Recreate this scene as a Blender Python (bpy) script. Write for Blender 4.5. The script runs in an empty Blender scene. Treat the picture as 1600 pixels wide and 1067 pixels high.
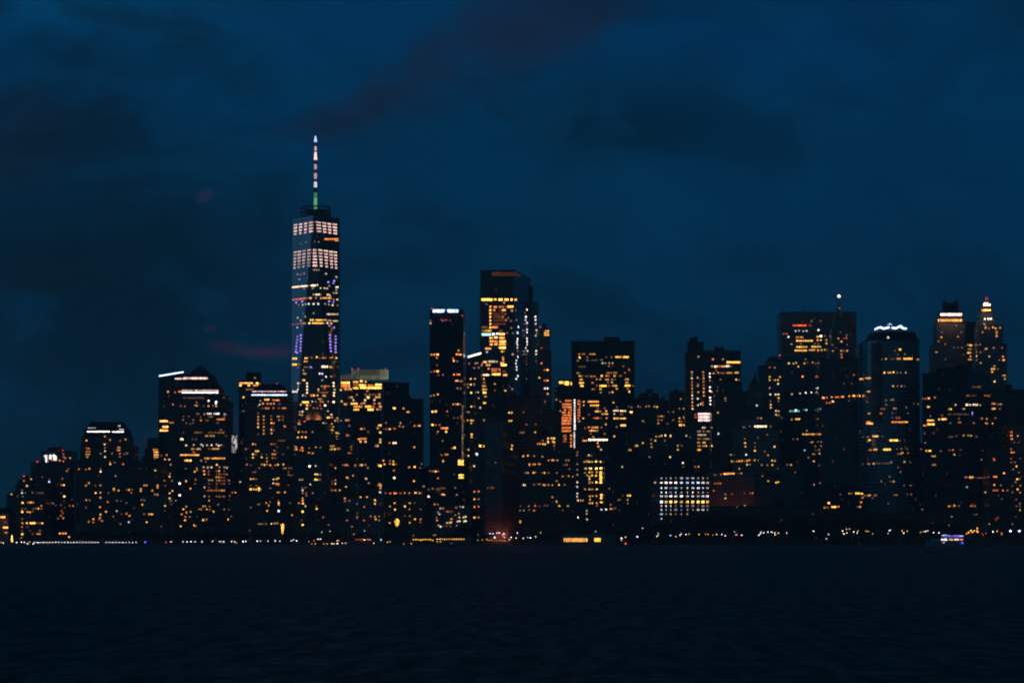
import bpy, bmesh, math, random, re
from mathutils import Vector, Matrix
from mathutils.bvhtree import BVHTree
random.seed(7)
R = math.radians
sc = bpy.context.scene
COL = sc.collection

# ------------------------------------------------------------------ camera
FP, HOR, CH = 3605.0, 842.0, 6.5          # focal length and horizon in photo pixels, eye height
cam_d = bpy.data.cameras.new("camera"); cam = bpy.data.objects.new("camera", cam_d); COL.objects.link(cam)
cam.location = (0, 0, CH); cam.rotation_euler = (R(90), 0, 0)
cam_d.sensor_width = 36; cam_d.lens = FP * 36 / 1600
cam_d.shift_y = (HOR - 533.5) / 1600
cam_d.clip_start = 1; cam_d.clip_end = 60000
cam_d.dof.use_dof = True; cam_d.dof.focus_distance = 40; cam_d.dof.aperture_fstop = 3.0
cam_d.dof.aperture_blades = 0
sc.camera = cam
sc.view_settings.view_transform = 'Standard'; sc.view_settings.look = 'None'
sc.view_settings.exposure = 0; sc.view_settings.gamma = 1
sc.cycles.sample_clamp_indirect = 0.06
sc.cycles.sample_clamp_direct = 12
sc.cycles.max_bounces = 5

def ray(px, py):
    return Vector(((px - 800) / FP, 1.0, (HOR - py) / FP))
def X(px, Y): return (px - 800) / FP * Y
def Z(py, Y): return CH + (HOR - py) / FP * Y

# ------------------------------------------------------------------ world (dusk sky)
W = bpy.data.worlds.new("World"); sc.world = W; W.use_nodes = True
nt = W.node_tree; nt.nodes.clear()
def N(t, **k):
    n = nt.nodes.new(t)
    for a, v in k.items(): setattr(n, a, v)
    return n
def L(a, b): nt.links.new(a, b)
def M(op, a, b=None, c=None, clamp=False):
    n = N('ShaderNodeMath', operation=op, use_clamp=clamp)
    for i, v in enumerate((a, b, c)):
        if v is None: continue
        if isinstance(v, (int, float)): n.inputs[i].default_value = v
        else: L(v, n.inputs[i])
    return n.outputs[0]
def VM(op, a, b):
    n = N('ShaderNodeVectorMath', operation=op)
    for i, v in enumerate((a, b)):
        if isinstance(v, (tuple, list, Vector)): n.inputs[i].default_value = v
        else: L(v, n.inputs[i])
    return n
def MIX(f, a, b, mode='MIX'):
    n = N('ShaderNodeMix', data_type='RGBA', blend_type=mode)
    for i, v in ((0, f), (6, a), (7, b)):
        if isinstance(v, (int, float)): n.inputs[i].default_value = v
        elif isinstance(v, (tuple, list)): n.inputs[i].default_value = (*v[:3], 1)
        else: L(v, n.inputs[i])
    return n.outputs[2]
def SM(v, a, b, lo=0.0, hi=1.0):
    n = N('ShaderNodeMapRange', interpolation_type='SMOOTHSTEP')
    L(v, n.inputs[0])
    for i, q in enumerate((a, b, lo, hi)): n.inputs[i + 1].default_value = q
    return n.outputs[0]

tc = N('ShaderNodeTexCoord'); D = tc.outputs['Generated']
sx = N('ShaderNodeSeparateXYZ'); L(D, sx.inputs[0]); dx, dy, dz = sx.outputs
ramp = N('ShaderNodeValToRGB'); L(dz, ramp.inputs[0]); cr = ramp.color_ramp
stops = [(0.0, (.0, .0190, .0385)), (.05, (.0, .0215, .0530)), (.12, (.0, .0255, .0720)),
         (.20, (.0, .0280, .0840)), (.26, (.0, .0310, .1000)), (.5, (.0, .010, .024)), (1.0, (.0, .006, .015))]
while len(cr.elements) < len(stops): cr.elements.new(.5)
for e, (p, c) in zip(cr.elements, stops): e.position = p; e.color = (*c, 1)
base = ramp.outputs[0]
# warped direction for the clouds
nz = N('ShaderNodeTexNoise'); nz.inputs['Scale'].default_value = 7; nz.inputs['Detail'].default_value = 4; L(D, nz.inputs['Vector'])
wv = VM('SUBTRACT', nz.outputs['Color'], (.5, .5, .5)).outputs[0]
wv = VM('MULTIPLY', wv, (.09, .09, .07)).outputs[0]
DW = VM('ADD', D, wv).outputs[0]
stv = VM('MULTIPLY', DW, (9, 9, 24)).outputs[0]
n2 = N('ShaderNodeTexNoise'); n2.inputs['Scale'].default_value = 1.0; n2.inputs['Detail'].default_value = 6; n2.inputs['Roughness'].default_value = .52; L(stv, n2.inputs['Vector'])
N2b = N('ShaderNodeTexNoise'); N2b.inputs['Scale'].default_value = 60; N2b.inputs['Detail'].default_value = 4; L(D, N2b.inputs['Vector']); N2c = N2b.outputs['Color']
cl = SM(n2.outputs['Fac'], .44, .62)
st3 = VM('MULTIPLY', DW, (22, 22, 44)).outputs[0]
n3 = N('ShaderNodeTexNoise'); n3.inputs['Scale'].default_value = 1.0; n3.inputs['Detail'].default_value = 5; n3.inputs['Roughness'].default_value = .55; L(st3, n3.inputs['Vector'])
cl3 = SM(n3.outputs['Fac'], .47, .66)
wv2 = VM('MULTIPLY', VM('SUBTRACT', N2c, (.5, .5, .5)).outputs[0], (.016, .016, .012)).outputs[0]
DS = VM('ADD', D, wv2).outputs[0]
def blob(px, py, rx, ry, inner=.15, tilt=0.0, small=False):
    c = ray(px, py).normalized()
    v = VM('SUBTRACT', DS if small else DW, c).outputs[0]
    if tilt:
        r = N('ShaderNodeVectorRotate', rotation_type='AXIS_ANGLE'); L(v, r.inputs['Vector'])
        r.inputs['Axis'].default_value = (0, 1, 0); r.inputs['Angle'].default_value = R(tilt); v = r.outputs[0]
    v = VM('MULTIPLY', v, (FP / rx, FP / rx, FP / ry)).outputs[0]
    ln = N('ShaderNodeVectorMath', operation='LENGTH'); L(v, ln.inputs[0])
    return SM(ln.outputs['Value'], 1.0, inner)
col = MIX(M('MULTIPLY', cl, .50), base, (.0004, .0105, .026))
def over(col, b, c, k):
    return MIX(M('MULTIPLY', b, k), col, c)
DK = (.0006, .0095, .021)
col = over(col, blob(60, -10, 420, 110), (.0, .047, .130), .75)
col = over(col, blob(330, 60, 260, 110), (.0, .036, .100), .5)
col = over(col, blob(110, 90, 200, 60), (.0, .013, .034), .6)
col = over(col, blob(200, 470, 430, 240), (.0, .0085, .019), .9)
col = over(col, blob(60, 300, 300, 220), (.0, .010, .024), .6)
col = over(col, blob(250, 275, 190, 48), (.0, .026, .066), .55)
col = over(col, blob(345, 345, 60, 90), (.0, .026, .064), .4)
col = over(col, blob(390, 350, 90, 60), (.0, .012, .027), .5)
col = over(col, blob(1010, 235, 260, 80), (.0, .0110, .028), .55)
col = over(col, blob(1000, 45, 330, 40, tilt=-10), (.0, .0105, .026), .6)
col = over(col, blob(1200, 80, 450, 150), (.0, .029, .096), .55)
col = over(col, blob(1330, 330, 420, 170), (.0, .0245, .076), .5)
col = over(col, blob(940, 330, 230, 100), (.0, .0270, .066), .45)
brk = SM(n3.outputs['Fac'], .32, .60, .25, 1.0)
RD = (.0070, .0130, .035)
col = over(col, M('MULTIPLY', brk, blob(880, 45, 250, 85, tilt=25)), (.0070, .0130, .034), .55)
col = over(col, M('MULTIPLY', brk, blob(730, 125, 320, 90, tilt=22)), RD, .58)
col = over(col, M('MULTIPLY', brk, blob(530, 190, 200, 60, tilt=22)), RD, .6)
col = over(col, blob(60, 215, 130, 110), (.0060, .0125, .030), .5)
col = over(col, blob(90, 440, 160, 50), (.004, .0095, .022), .5)
PK = (.026, .020, .048)
col = over(col, blob(408, 549, 78, 15, .0, 4, True), PK, .95)
col = over(col, blob(350, 545, 45, 20, .0, 0, True), (.016, .016, .042), .7)
col = over(col, blob(328, 513, 22, 11, .0, 0, True), PK, .7)
col = over(col, blob(325, 305, 19, 11, .0, 40, True), PK, .6)
col = over(col, blob(365, 668, 30, 26, .0, 0, True), (.020, .018, .045), .6)
col = over(col, blob(240, 690, 40, 20, .0, 0, True), (.020, .018, .045), .5)
lf = SM(dx, .02, -.16)
col = MIX(M('MULTIPLY', M('MULTIPLY', cl3, lf), .48), col, (.0012, .0085, .019))
cl4 = SM(n3.outputs['Fac'], .50, .34)
col = MIX(M('MULTIPLY', cl4, .30), col, (.0006, .036, .098))
# afterglow low in the west (left of the view), and a real dusk sky under it
gl = SM(M('MULTIPLY', dx, -1.0), .40, .95)
gz = SM(dz, .75, .0)
sky = N('ShaderNodeTexSky', sky_type='NISHITA'); sky.sun_disc = False; sky.sun_elevation = R(-4); sky.sun_rotation = R(-95)
glow = MIX(1.0, (.065, .27, .56), (1, 1, 1), 'MULTIPLY')
col = MIX(M('MULTIPLY', M('MULTIPLY', gl, gz), .85), col, glow)
# unseen sky: raised behind the viewer to lift facades, darkened at right against reflections
bk = SM(M('MULTIPLY', dy, -1.0), .1, .6)
col = MIX(bk, col, (.011, .026, .042))
rt = SM(dx, .35, .85)
col = MIX(M('MULTIPLY', rt, .8), col, (.002, .0045, .008))
bg = N('ShaderNodeBackground'); L(col, bg.inputs[0]); bg.inputs[1].default_value = 1.18
bg2 = N('ShaderNodeBackground'); L(sky.outputs[0], bg2.inputs[0]); bg2.inputs[1].default_value = 0.02
ad = N('ShaderNodeAddShader'); L(bg.outputs[0], ad.inputs[0]); L(bg2.outputs[0], ad.inputs[1])
wo = N('ShaderNodeOutputWorld'); L(ad.outputs[0], wo.inputs[0])

# ------------------------------------------------------------------ materials
def newmat(name):
    global nt
    m = bpy.data.materials.new(name); m.use_nodes = True; nt = m.node_tree; nt.nodes.clear()
    o = N('ShaderNodeOutputMaterial'); p = N('ShaderNodeBsdfPrincipled'); L(p.outputs[0], o.inputs[0])
    return m, p
def plain(name, c, rough=.7, metal=0., var=.25, scale=.3):
    m, p = newmat(name)
    t = N('ShaderNodeTexCoord'); n = N('ShaderNodeTexNoise'); L(t.outputs['Object'], n.inputs['Vector']); n.inputs['Scale'].default_value = scale; n.inputs['Detail'].default_value = 5
    f = SM(n.outputs['Fac'], .3, .7, 1 - var, 1 + var)
    k = VM('MULTIPLY', (*c,), (1, 1, 1)); k2 = N('ShaderNodeVectorMath', operation='SCALE'); L(k.outputs[0], k2.inputs[0]); L(f, k2.inputs['Scale'])
    L(k2.outputs[0], p.inputs['Base Color']); p.inputs['Roughness'].default_value = rough; p.inputs['Metallic'].default_value = metal
    return m
def facade(name, wall, glass, pu=3.2, pv=3.9, fu=.2, fv0=.25, fv1=.85, p0=.05, rough=.14, lit=.10, wrough=.75, ior=1.5):
    """wall with a grid of windows laid out in metres (uv), a few of them faintly lit from inside"""
    m, p = newmat(name); p.inputs['IOR'].default_value = 1.5; p0 *= .55; lit *= .5
    uv = N('ShaderNodeUVMap'); s = N('ShaderNodeSeparateXYZ'); L(uv.outputs[0], s.inputs[0])
    cu = M('DIVIDE', s.outputs[0], pu); cv = M('DIVIDE', s.outputs[1], pv)
    fu_, fv_ = M('FRACT', cu), M('FRACT', cv)
    mask = M('MULTIPLY', M('MULTIPLY', M('GREATER_THAN', fu_, fu), M('LESS_THAN', fu_, 1 - fu)),
             M('MULTIPLY', M('GREATER_THAN', fv_, fv0), M('LESS_THAN', fv_, fv1)))
    oi = N('ShaderNodeObjectInfo')
    cell = N('ShaderNodeCombineXYZ'); L(M('FLOOR', cu), cell.inputs[0]); L(M('FLOOR', cv), cell.inputs[1]); L(M('MULTIPLY', oi.outputs['Random'], 97.0), cell.inputs[2])
    wn = N('ShaderNodeTexWhiteNoise', noise_dimensions='3D'); L(cell.outputs[0], wn.inputs['Vector'])
    cs = VM('MULTIPLY', cell.outputs[0], (.16, .42, 1.0)).outputs[0]
    cn = N('ShaderNodeTexNoise'); L(cs, cn.inputs['Vector']); cn.inputs['Scale'].default_value = 1.0; cn.inputs['Detail'].default_value = 2
    dens = SM(cn.outputs['Fac'], .42, .72, 0.15, 4.0)
    on = M('GREATER_THAN', wn.outputs['Value'], M('SUBTRACT', 1.0, M('MULTIPLY', dens, p0)))
    ws = N('ShaderNodeSeparateColor'); L(wn.outputs['Color'], ws.inputs[0])
    st = M('MULTIPLY', M('MULTIPLY', on, mask), M('MULTIPLY', M('POWER', ws.outputs[1], 2.5), lit))
    lc = MIX(ws.outputs[2], (1.0, .28, .10), (1.0, .62, .34))
    p.inputs['Base Color'].default_value = (*wall, 1)
    tco = N('ShaderNodeTexCoord'); wn2 = N('ShaderNodeTexNoise'); L(tco.outputs['Object'], wn2.inputs['Vector']); wn2.inputs['Scale'].default_value = .05; wn2.inputs['Detail'].default_value = 6
    wf = SM(wn2.outputs['Fac'], .25, .75, .7, 1.25)
    wc = N('ShaderNodeVectorMath', operation='SCALE'); wc.inputs[0].default_value = wall; L(wf, wc.inputs['Scale'])
    gv = N('ShaderNodeVectorMath', operation='SCALE'); gv.inputs[0].default_value = glass; L(M('ADD', .5, ws.outputs[0]), gv.inputs['Scale'])
    L(MIX(mask, wc.outputs[0], gv.outputs[0]), p.inputs['Base Color'])
    r = N('ShaderNodeMix'); L(mask, r.inputs[0]); r.inputs[2].default_value = wrough; r.inputs[3].default_value = rough; L(r.outputs[0], p.inputs['Roughness'])
    L(lc, p.inputs['Emission Color']); L(st, p.inputs['Emission Strength'])
    if ior != 1.5:
        q = N('ShaderNodeMix'); L(mask, q.inputs[0]); q.inputs[2].default_value = 1.5; q.inputs[3].default_value = ior; L(q.outputs[0], p.inputs['IOR'])
    m.cycles.emission_sampling = 'NONE'
    return m
MAT = {
 'glass':   facade('blue_curtain_wall_glass', (.05, .055, .06), (.020, .030, .04), 1.9, 4.0, .05, .16, .97, .03, .10, .12, .4, ior=1.9),
 'tower1':  facade('mirror_curtain_wall', (.05, .065, .08), (.03, .045, .06), 1.6, 4.1, .04, .10, .97, .02, .06, .15, .3, ior=2.7),
 'teal':    facade('teal_banded_glass', (.10, .12, .12), (.02, .035, .04), 2.2, 3.9, .03, .42, .95, .03, .14, .10, .5, ior=1.9),
 'bronze':  facade('dark_bronze_frame', (.045, .04, .038), (.015, .017, .02), 1.7, 3.9, .18, .22, .82, .04, .2, .14, .5),
 'steel':   facade('dark_steel_ribs', (.17, .13, .125), (.02, .02, .025), 3.0, 4.0, .30, .22, .85, .03, .2, .12, .5),
 'stone':   facade('pale_limestone_wall', (.34, .31, .29), (.02, .022, .025), 3.4, 3.8, .30, .25, .75, .03, .2, .16, .85),
 'brick':   facade('brown_brick_wall', (.20, .12, .09), (.02, .022, .025), 3.6, 3.1, .28, .30, .80, .04, .2, .15, .9),
 'granite': facade('brown_granite_grid', (.19, .145, .135), (.02, .024, .028), 2.6, 3.9, .22, .24, .80, .035, .15, .14, .6),
 'conc':    facade('grey_concrete_wall', (.28, .28, .285), (.02, .024, .028), 4.0, 3.2, .26, .26, .80, .04, .2, .14, .9),
 'rose':    facade('rose_stone_wall', (.36, .22, .19), (.03, .026, .028), 3.4, 3.8, .32, .28, .74, .03, .2, .15, .9),
}
MAT['aqua'] = facade('aqua_curtain_wall', (.24, .42, .46), (.06, .17, .21), 1.6, 4.0, .05, .22, .97, .02, .10, .2, .4, ior=1.9)
MAT['brown'] = facade('brown_steel_grid', (.42, .27, .235), (.07, .05, .05), 3.0, 4.0, .26, .22, .85, .03, .2, .14, .6)
roofm = plain('tar_roof', (.05, .05, .052), .9)
copper = plain('green_copper', (.10, .15, .12), .6)
metalm = plain('painted_steel', (.12, .12, .13), .4, .6)
leaf = plain('dark_leaves', (.045, .065, .03), .7, 0, .5, .5)
bark = plain('bark', (.07, .055, .04), .9)
stonem = plain('quay_granite', (.16, .15, .14), .85)
hullw = plain('blue_white_boat_paint', (.35, .45, .5), .35)
tealr = plain('teal_metal_roof', (.06, .22, .25), .45)
redst = plain('red_brick_pier', (.28, .12, .08), .85)

CO = {'a': (1, .40, .085), 'y': (1, .50, .075), 'o': (1, .25, .055), 'c': (1, .70, .42), 'w': (1, .90, .86), 'b': (.50, .62, 1.0),
      'B': (.06, .12, 1.0), 'r': (1, .06, .13), 'p': (.30, .20, .80), 'g': (.35, .85, .80), 'k': (1, .62, .58), 'd': (.75, .34, .20),
      'e': (1, .10, .03), 'G': (.16, .55, .24), 's': (.95, .60, .52), 'q': (.85, .85, .50)}
LV = {1: .05, 2: .09, 3: .16, 4: .30, 5: .62, 6: 1.05, 7: 1.6, 8: 2.2, 9: 3.1}
GAIN = 1.4
_em = {}
def emat(c, lv, sample=False):
    k = (c, lv, sample)
    if k in _em: return _em[k]
    m, p = newmat('lit_' + c + str(lv))
    oi = N('ShaderNodeObjectInfo')
    tco = N('ShaderNodeTexCoord'); n = N('ShaderNodeTexNoise'); L(tco.outputs['Object'], n.inputs['Vector']); n.inputs['Scale'].default_value = 3.0
    f = M('MULTIPLY', SM(oi.outputs['Random'], 0, 1, .75, 1.25), SM(n.outputs['Fac'], .3, .7, .7, 1.3))
    L(M('MULTIPLY', f, LV[lv] * GAIN), p.inputs['Emission Strength'])
    p.inputs['Emission Color'].default_value = (*CO[c], 1)
    p.inputs['Base Color'].default_value = (.05, .05, .05, 1); p.inputs['Roughness'].default_value = .3
    if not sample: m.cycles.emission_sampling = 'NONE'
    _em[k] = m
    return m

# ------------------------------------------------------------------ object helpers
def link(o, parent=None):
    COL.objects.link(o)
    if parent is not None: o.parent = parent
    return o
def empty(name, loc, label, cat, group=None):
    o = bpy.data.objects.new(name, None); o.location = loc; link(o)
    o.empty_display_size = 2; o['label'] = label; o['category'] = cat
    if group: o['group'] = group
    return o
class MB:
    def __init__(s): s.v = []; s.f = []; s.mi = []; s.uv = []
    def quad(s, pts, mi=0, uvs=None):
        b = len(s.v); s.v += [tuple(p) for p in pts]; s.f.append(tuple(range(b, b + len(pts)))); s.mi.append(mi)
        s.uv.append(uvs or [(0, 0)] * len(pts))
    def prism(s, poly, z0, z1, mi=0, top=None, cap=True, u0=0.):
        top = top or poly; n = len(poly); u = u0
        for i in range(n):
            a, b = Vector(poly[i]), Vector(poly[(i + 1) % n]); ta, tb = top[i], top[(i + 1) % n]
            w = (b - a).length
            wt = (Vector(tb) - Vector(ta)).length; o = (w - wt) / 2
            s.quad([(*a, z0), (*b, z0), (*tb, z1), (*ta, z1)], mi, [(u, z0), (u + w, z0), (u + w - o, z1), (u + o, z1)])
            u += math.ceil(w / 10) * 10
        if cap: s.quad([(*p, z1) for p in top], mi)
    def box(s, c, h, mi=0):
        x, y, z = c; a, b, d = h
        s.prism([(x - a, y - b), (x + a, y - b), (x + a, y + b), (x - a, y + b)], z - d, z + d, mi)
        s.quad([(x - a, y - b, z - d), (x - a, y + b, z - d), (x + a, y + b, z - d), (x + a, y - b, z - d)], mi)
    def lathe(s, c, prof, n=12, mi=0, cap=True):
        rings = [[(c[0] + r * math.cos(6.28318 * i / n), c[1] + r * math.sin(6.28318 * i / n), z) for i in range(n)] for r, z in prof]
        for a, b in zip(rings, rings[1:]):
            for i in range(n):
                j = (i + 1) % n; s.quad([a[i], a[j], b[j], b[i]], mi)
        if cap: s.quad(rings[-1], mi)
    def rod(s, a, b, r, mi=0, n=5, r2=None):
        a, b = Vector(a), Vector(b); d = (b - a).normalized(); t = d.orthogonal().normalized(); q = d.cross(t); r2 = r if r2 is None else r2
        A = [a + (t * math.cos(6.283 * i / n) + q * math.sin(6.283 * i / n)) * r for i in range(n)]
        Bq = [b + (t * math.cos(6.283 * i / n) + q * math.sin(6.283 * i / n)) * r2 for i in range(n)]
        for i in range(n):
            j = (i + 1) % n; s.quad([A[i], A[j], Bq[j], Bq[i]], mi)
        s.quad(Bq, mi)
    def build(s, name, mats, parent=None, org=None):
        org = Vector(org) if org is not None else (Vector(parent.location) if parent is not None else Vector((0, 0, 0)))
        me = bpy.data.meshes.new(name); me.from_pydata([tuple(Vector(p) - org) for p in s.v], [], s.f)
        if not isinstance(mats, (list, tuple)): mats = [mats]
        for m in mats: me.materials.append(m)
        me.polygons.foreach_set('material_index', s.mi)
        l = me.uv_layers.new(name='UVMap'); flat = []
        for u in s.uv:
            for a in u: flat += [a[0], a[1]]
        l.data.foreach_set('uv', flat); me.update()
        o = bpy.data.objects.new(name, me); link(o, parent)
        if parent is None: o.location = org
        return o

# ------------------------------------------------------------------ setting: water, ground, quay
m, p = newmat('harbour_water')
tco = N('ShaderNodeTexCoord')
def wnoise(sc_, sxy, det):
    v = VM('MULTIPLY', tco.outputs['Object'], (sxy[0], sxy[1], 1)).outputs[0]
    n = N('ShaderNodeTexNoise'); L(v, n.inputs['Vector']); n.inputs['Scale'].default_value = sc_; n.inputs['Detail'].default_value = det; n.inputs['Roughness'].default_value = .55
    return n.outputs['Fac']
h = M('ADD', M('MULTIPLY', wnoise(.05, (1.1, 1.2), 4), 4.6), M('ADD', M('MULTIPLY', wnoise(.30, (1.0, 1.1), 5), 3.6), M('MULTIPLY', wnoise(1.4, (1, 1), 4), 1.1)))
bp = N('ShaderNodeBump'); bp.inputs['Strength'].default_value = 1.0; bp.inputs['Distance'].default_value = 1.0; L(h, bp.inputs['Height']); L(bp.outputs[0], p.inputs['Normal'])
L(SM(wnoise(.5, (1.3, .22), 5), .34, .66, .38, .60), p.inputs['Roughness'])
p.inputs['Base Color'].default_value = (.012, .070, .056, 1); p.inputs['IOR'].default_value = 1.33
waterm = m
def sheet(name, x0, x1, y0, y1, z, mat):
    b = MB(); b.quad([(x0, y0, z), (x1, y0, z), (x1, y1, z), (x0, y1, z)]); o = b.build(name, mat); o['kind'] = 'structure'; return o
SH = 2300.0
sheet('water', -7000, 7000, -400, 14000, 0, waterm)
b = MB(); b.prism([(-1500, SH + 1), (1500, SH + 1), (4000, 11000), (-4000, 11000)], -1, 1.2)
o = b.build('ground', plain('asphalt_ground', (.05, .05, .05), .9)); o['kind'] = 'structure'
b = MB()
b.prism([(-1500, SH - .6), (1500, SH - .6), (1500, SH + .96), (-1500, SH + .96)], -1.5, 1.0)
b.prism([(-1500, SH - .9), (1500, SH - .9), (1500, SH + .96), (-1500, SH + .96)], 1.0, 1.45)
for i in range(300): b.box((-1495 + i * 10, SH - .85, -.1), (.2, .25, 1.05))
o = b.build('quay_wall', stonem); o['label'] = 'long low granite quay wall along the water below the skyline'; o['category'] = 'quay wall'

# ------------------------------------------------------------------ buildings
BLD = []
def foot(xl, xc, xr, Y, al, Dp):
    """plan of a block: front corner at pixel xc (or flat front when xc is None)"""
    if xc is None: xc2, al = xr, 1.5
    else: xc2 = xc
    C = Vector((X(xc2, Y), Y)); al = R(al)
    dl = Vector((-math.cos(al), math.sin(al))); dr = Vector((math.sin(al), math.cos(al)))
    def hit(px, d):
        k = (px - 800) / FP                      # x = k*y along the pixel's vertical plane
        t = (k * C.y - C.x) / (d.x - k * d.y); return C + d * t
    Lp = hit(xl, dl)
    Rp = C + dr * Dp if xc is None or xr - xc < .5 else hit(xr, dr)
    if (Rp - C).length > 140: Rp = C + dr * 140
    return [tuple(Lp), tuple(C), tuple(Rp), tuple(Lp + Rp - C)]
def shrink(poly, k, dx=0., dy=0.):
    cx = sum(p[0] for p in poly) / len(poly); cy = sum(p[1] for p in poly) / len(poly)
    return [(cx + (p[0] - cx) * k + dx, cy + (p[1] - cy) * k + dy) for p in poly]
def arc(xl, xr, Y, bulge=26, n=12):
    a, c = X(xl, Y + bulge), X(xr, Y + bulge); cx, rx = (a + c) / 2, (c - a) / 2
    return [(cx - rx * math.cos(math.pi * i / n), Y + bulge - bulge * math.sin(math.pi * i / n)) for i in range(n + 1)] + [(c, Y + bulge + 25), (a, Y + bulge + 25)]
def beacon(root, px, py, Y, z0, c='r', lv=6, r=.75):
    x, z = X(px, Y), Z(py, Y)
    m = MB(); m.rod((x, Y, z0), (x, Y, z - r * .6), .22); s = m.build('beacon_mast', metalm, root)
    g = MB(); g.lathe((x, Y), [(r * .3, z - r), (r, z - r * .4), (r, z + r * .4), (r * .3, z + r)], 8)
    g.build('beacon_light', emat(c, lv), root)
def B(name, label, Y, mat, tiers, al=35, D=38, cat='building', ex=(), mech=True, group=None):
    """tiers bottom to top: (xl, xc, xr, ytop[, set back metres][, 'arc'])"""
    t0 = tiers[0]; x0 = X((t0[0] + t0[2]) / 2, Y)
    root = empty(name, (x0, Y + 15, 1.2), label, cat, group)
    w = MB(); z0 = 1.2; poly = None; meshes = []
    for i, t in enumerate(tiers):
        off = t[4] if len(t) > 4 else i * 3.0
        yy = Y + off
        poly = arc(t[0], t[2], yy) if len(t) > 5 else foot(t[0], t[1], t[2], yy, al, D - 2 * off if t[1] is None else D)
        z1 = Z(t[3], yy)
        if i: w.prism(poly, z0 - .5, z1 - 1.2, 0, u0=3.0 * i)
        else: w.prism(poly, z0, z1 - 1.2, 0)
        w.prism(shrink(poly, 1.006), z1 - 1.2, z1, 1)          # parapet course
        z0 = z1
    meshes.append(w.build('wall', [MAT[mat], roofm], root))
    zt = z0; cx = sum(p[0] for p in poly) / len(poly); cy = sum(p[1] for p in poly) / len(poly)
    wid = max(p[0] for p in poly) - min(p[0] for p in poly)
    for e in ex:
        k = e[0]
        if k == 'pyr':        # dx px, top y, base scale
            q = shrink(poly, e[3] if len(e) > 3 else .96); z1 = Z(e[2], cy)
            m_ = MB(); m_.prism(q, zt + .02, z1, top=shrink(q, .04, X(e[1] + 800, cy)))
            meshes.append(m_.build('roof', copper if len(e) > 4 else roofm, root)); zt2 = z1
        elif k == 'frus':     # top y, scale at top, base scale, dx
            q = shrink(poly, e[3]); z1 = Z(e[1], cy)
            m_ = MB(); m_.prism(q, zt + .02, z1, top=shrink(q, e[2], X(800 + (e[4] if len(e) > 4 else 0), cy)))
            meshes.append(m_.build('crown', roofm, root)); poly = shrink(q, e[2], X(800 + (e[4] if len(e) > 4 else 0), cy)); zt = z1
        elif k == 'dome':     # px, y top, radius px
            rr = e[3] * cy / FP; z1 = Z(e[2], cy); h = z1 - zt; xx = X(e[1], cy)
            m_ = MB(); m_.lathe((xx, cy), [(rr * 1.06, zt + .02), (rr * 1.06, zt + .8)] + [(rr * math.cos(R(a)), zt + .8 + (h - .8) * math.sin(R(a))) for a in (0, 15, 30, 45, 60, 75, 88)], 20)
            meshes.append(m_.build('dome', plain('weathered_copper_dome', (.35, .24, .16), .5), root))
        elif k == 'box':      # xl, xr, ytop, yoff : roof house
            yy = Y + e[4]; q = foot(e[1], None, e[2], yy, 0, e[5] if len(e) > 5 else 14); z1 = Z(e[3], yy)
            m_ = MB(); m_.prism(q, zt + .02, z1 - .8); m_.prism(shrink(q, 1.02), z1 - .8, z1); meshes.append(m_.build('penthouse', e[6] if len(e) > 6 else roofm, root))
        elif k == 'mast':     # px, ybase(None), ytop, r
            x_ = X(e[1], cy); m_ = MB(); m_.rod((x_, cy, zt - 1 if e[2] is None else Z(e[2], cy)), (x_, cy, Z(e[3], cy)), e[4], r2=e[4] * .35, n=6); m_.build('mast', metalm, root)
        elif k == 'beacon':   # px, py, col, lv, yoff, r
            yy = Y + (e[5] if len(e) > 5 else 10); beacon(root, e[1], e[2], yy, zt - 2 if Z(e[2], yy) > zt else Z(e[2], yy) - 3, e[3], e[4], e[6] if len(e) > 6 else .8)
    if mech and wid > 14:
        rnd = random.Random(int(t0[0] * 7 + t0[3]))
        for _ in range(rnd.randint(1, 2)):
            q = shrink(poly, 1); u = rnd.uniform(.25, .7); v = rnd.uniform(.35, .65)
            px_ = Vector(q[0]).lerp(Vector(q[1]), u).lerp(Vector(q[3]).lerp(Vector(q[2]), u), v)
            h_ = rnd.uniform(1.6, 3.4); s_ = rnd.uniform(2, min(6, wid * .2))
            m_ = MB(); m_.box((px_.x, px_.y, zt + .05 + h_), (s_, s_ * .7, h_)); m_.box((px_.x + s_ * .3, px_.y, zt + .1 + 2 * h_ + .5), (s_ * .3, s_ * .3, .5))
            m_.build('roof_plant', roofm, root)
        if rnd.random() < .5:
            m_ = MB(); m_.rod((px_.x, px_.y, zt), (px_.x, px_.y, zt + rnd.uniform(6, 11)), .25, r2=.08); m_.build('antenna', metalm, root)
    rec = {'root': root, 'meshes': meshes, 'items': []}
    BLD.append(rec)
    return rec
# --- far left
B('low_building', 'low warehouse with two glowing amber bands at the left edge of the frame', 2420, 'conc', [(-30, None, 13, 800)], cat='warehouse')
B('apartment_tower', 'stepped low block with two yellow windows at its top corner, second from the left edge', 2440, 'conc', [(10, None, 27, 773), (14, None, 27, 768)], cat='apartment tower')
B('office_tower', 'narrow block with a vertical column of lit windows and two red rooftop lights', 2425, 'glass', [(24, None, 68, 757), (27, None, 50, 749)], cat='office tower',
  ex=[('beacon', 37.5, 743.7, 'r', 6, 12), ('beacon', 31.7, 750.5, 'r', 6, 6)])
B('office_tower', 'dark tower with a glowing white number sign at the top of its facade', 2520, 'glass', [(48, None, 111, 722), (64, None, 111, 704)], cat='office tower',
  ex=[('beacon', 58.5, 721.5, 'r', 6, 3), ('beacon', 91.6, 704.8, 'r', 6, 12), ('beacon', 98, 703.6, 'r', 6, 12)])
SIGN19 = BLD[-1]
B('low_building', 'low dark block in the gap right of the number-sign tower', 2560, 'conc', [(106, None, 124, 757)], cat='building')
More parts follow.
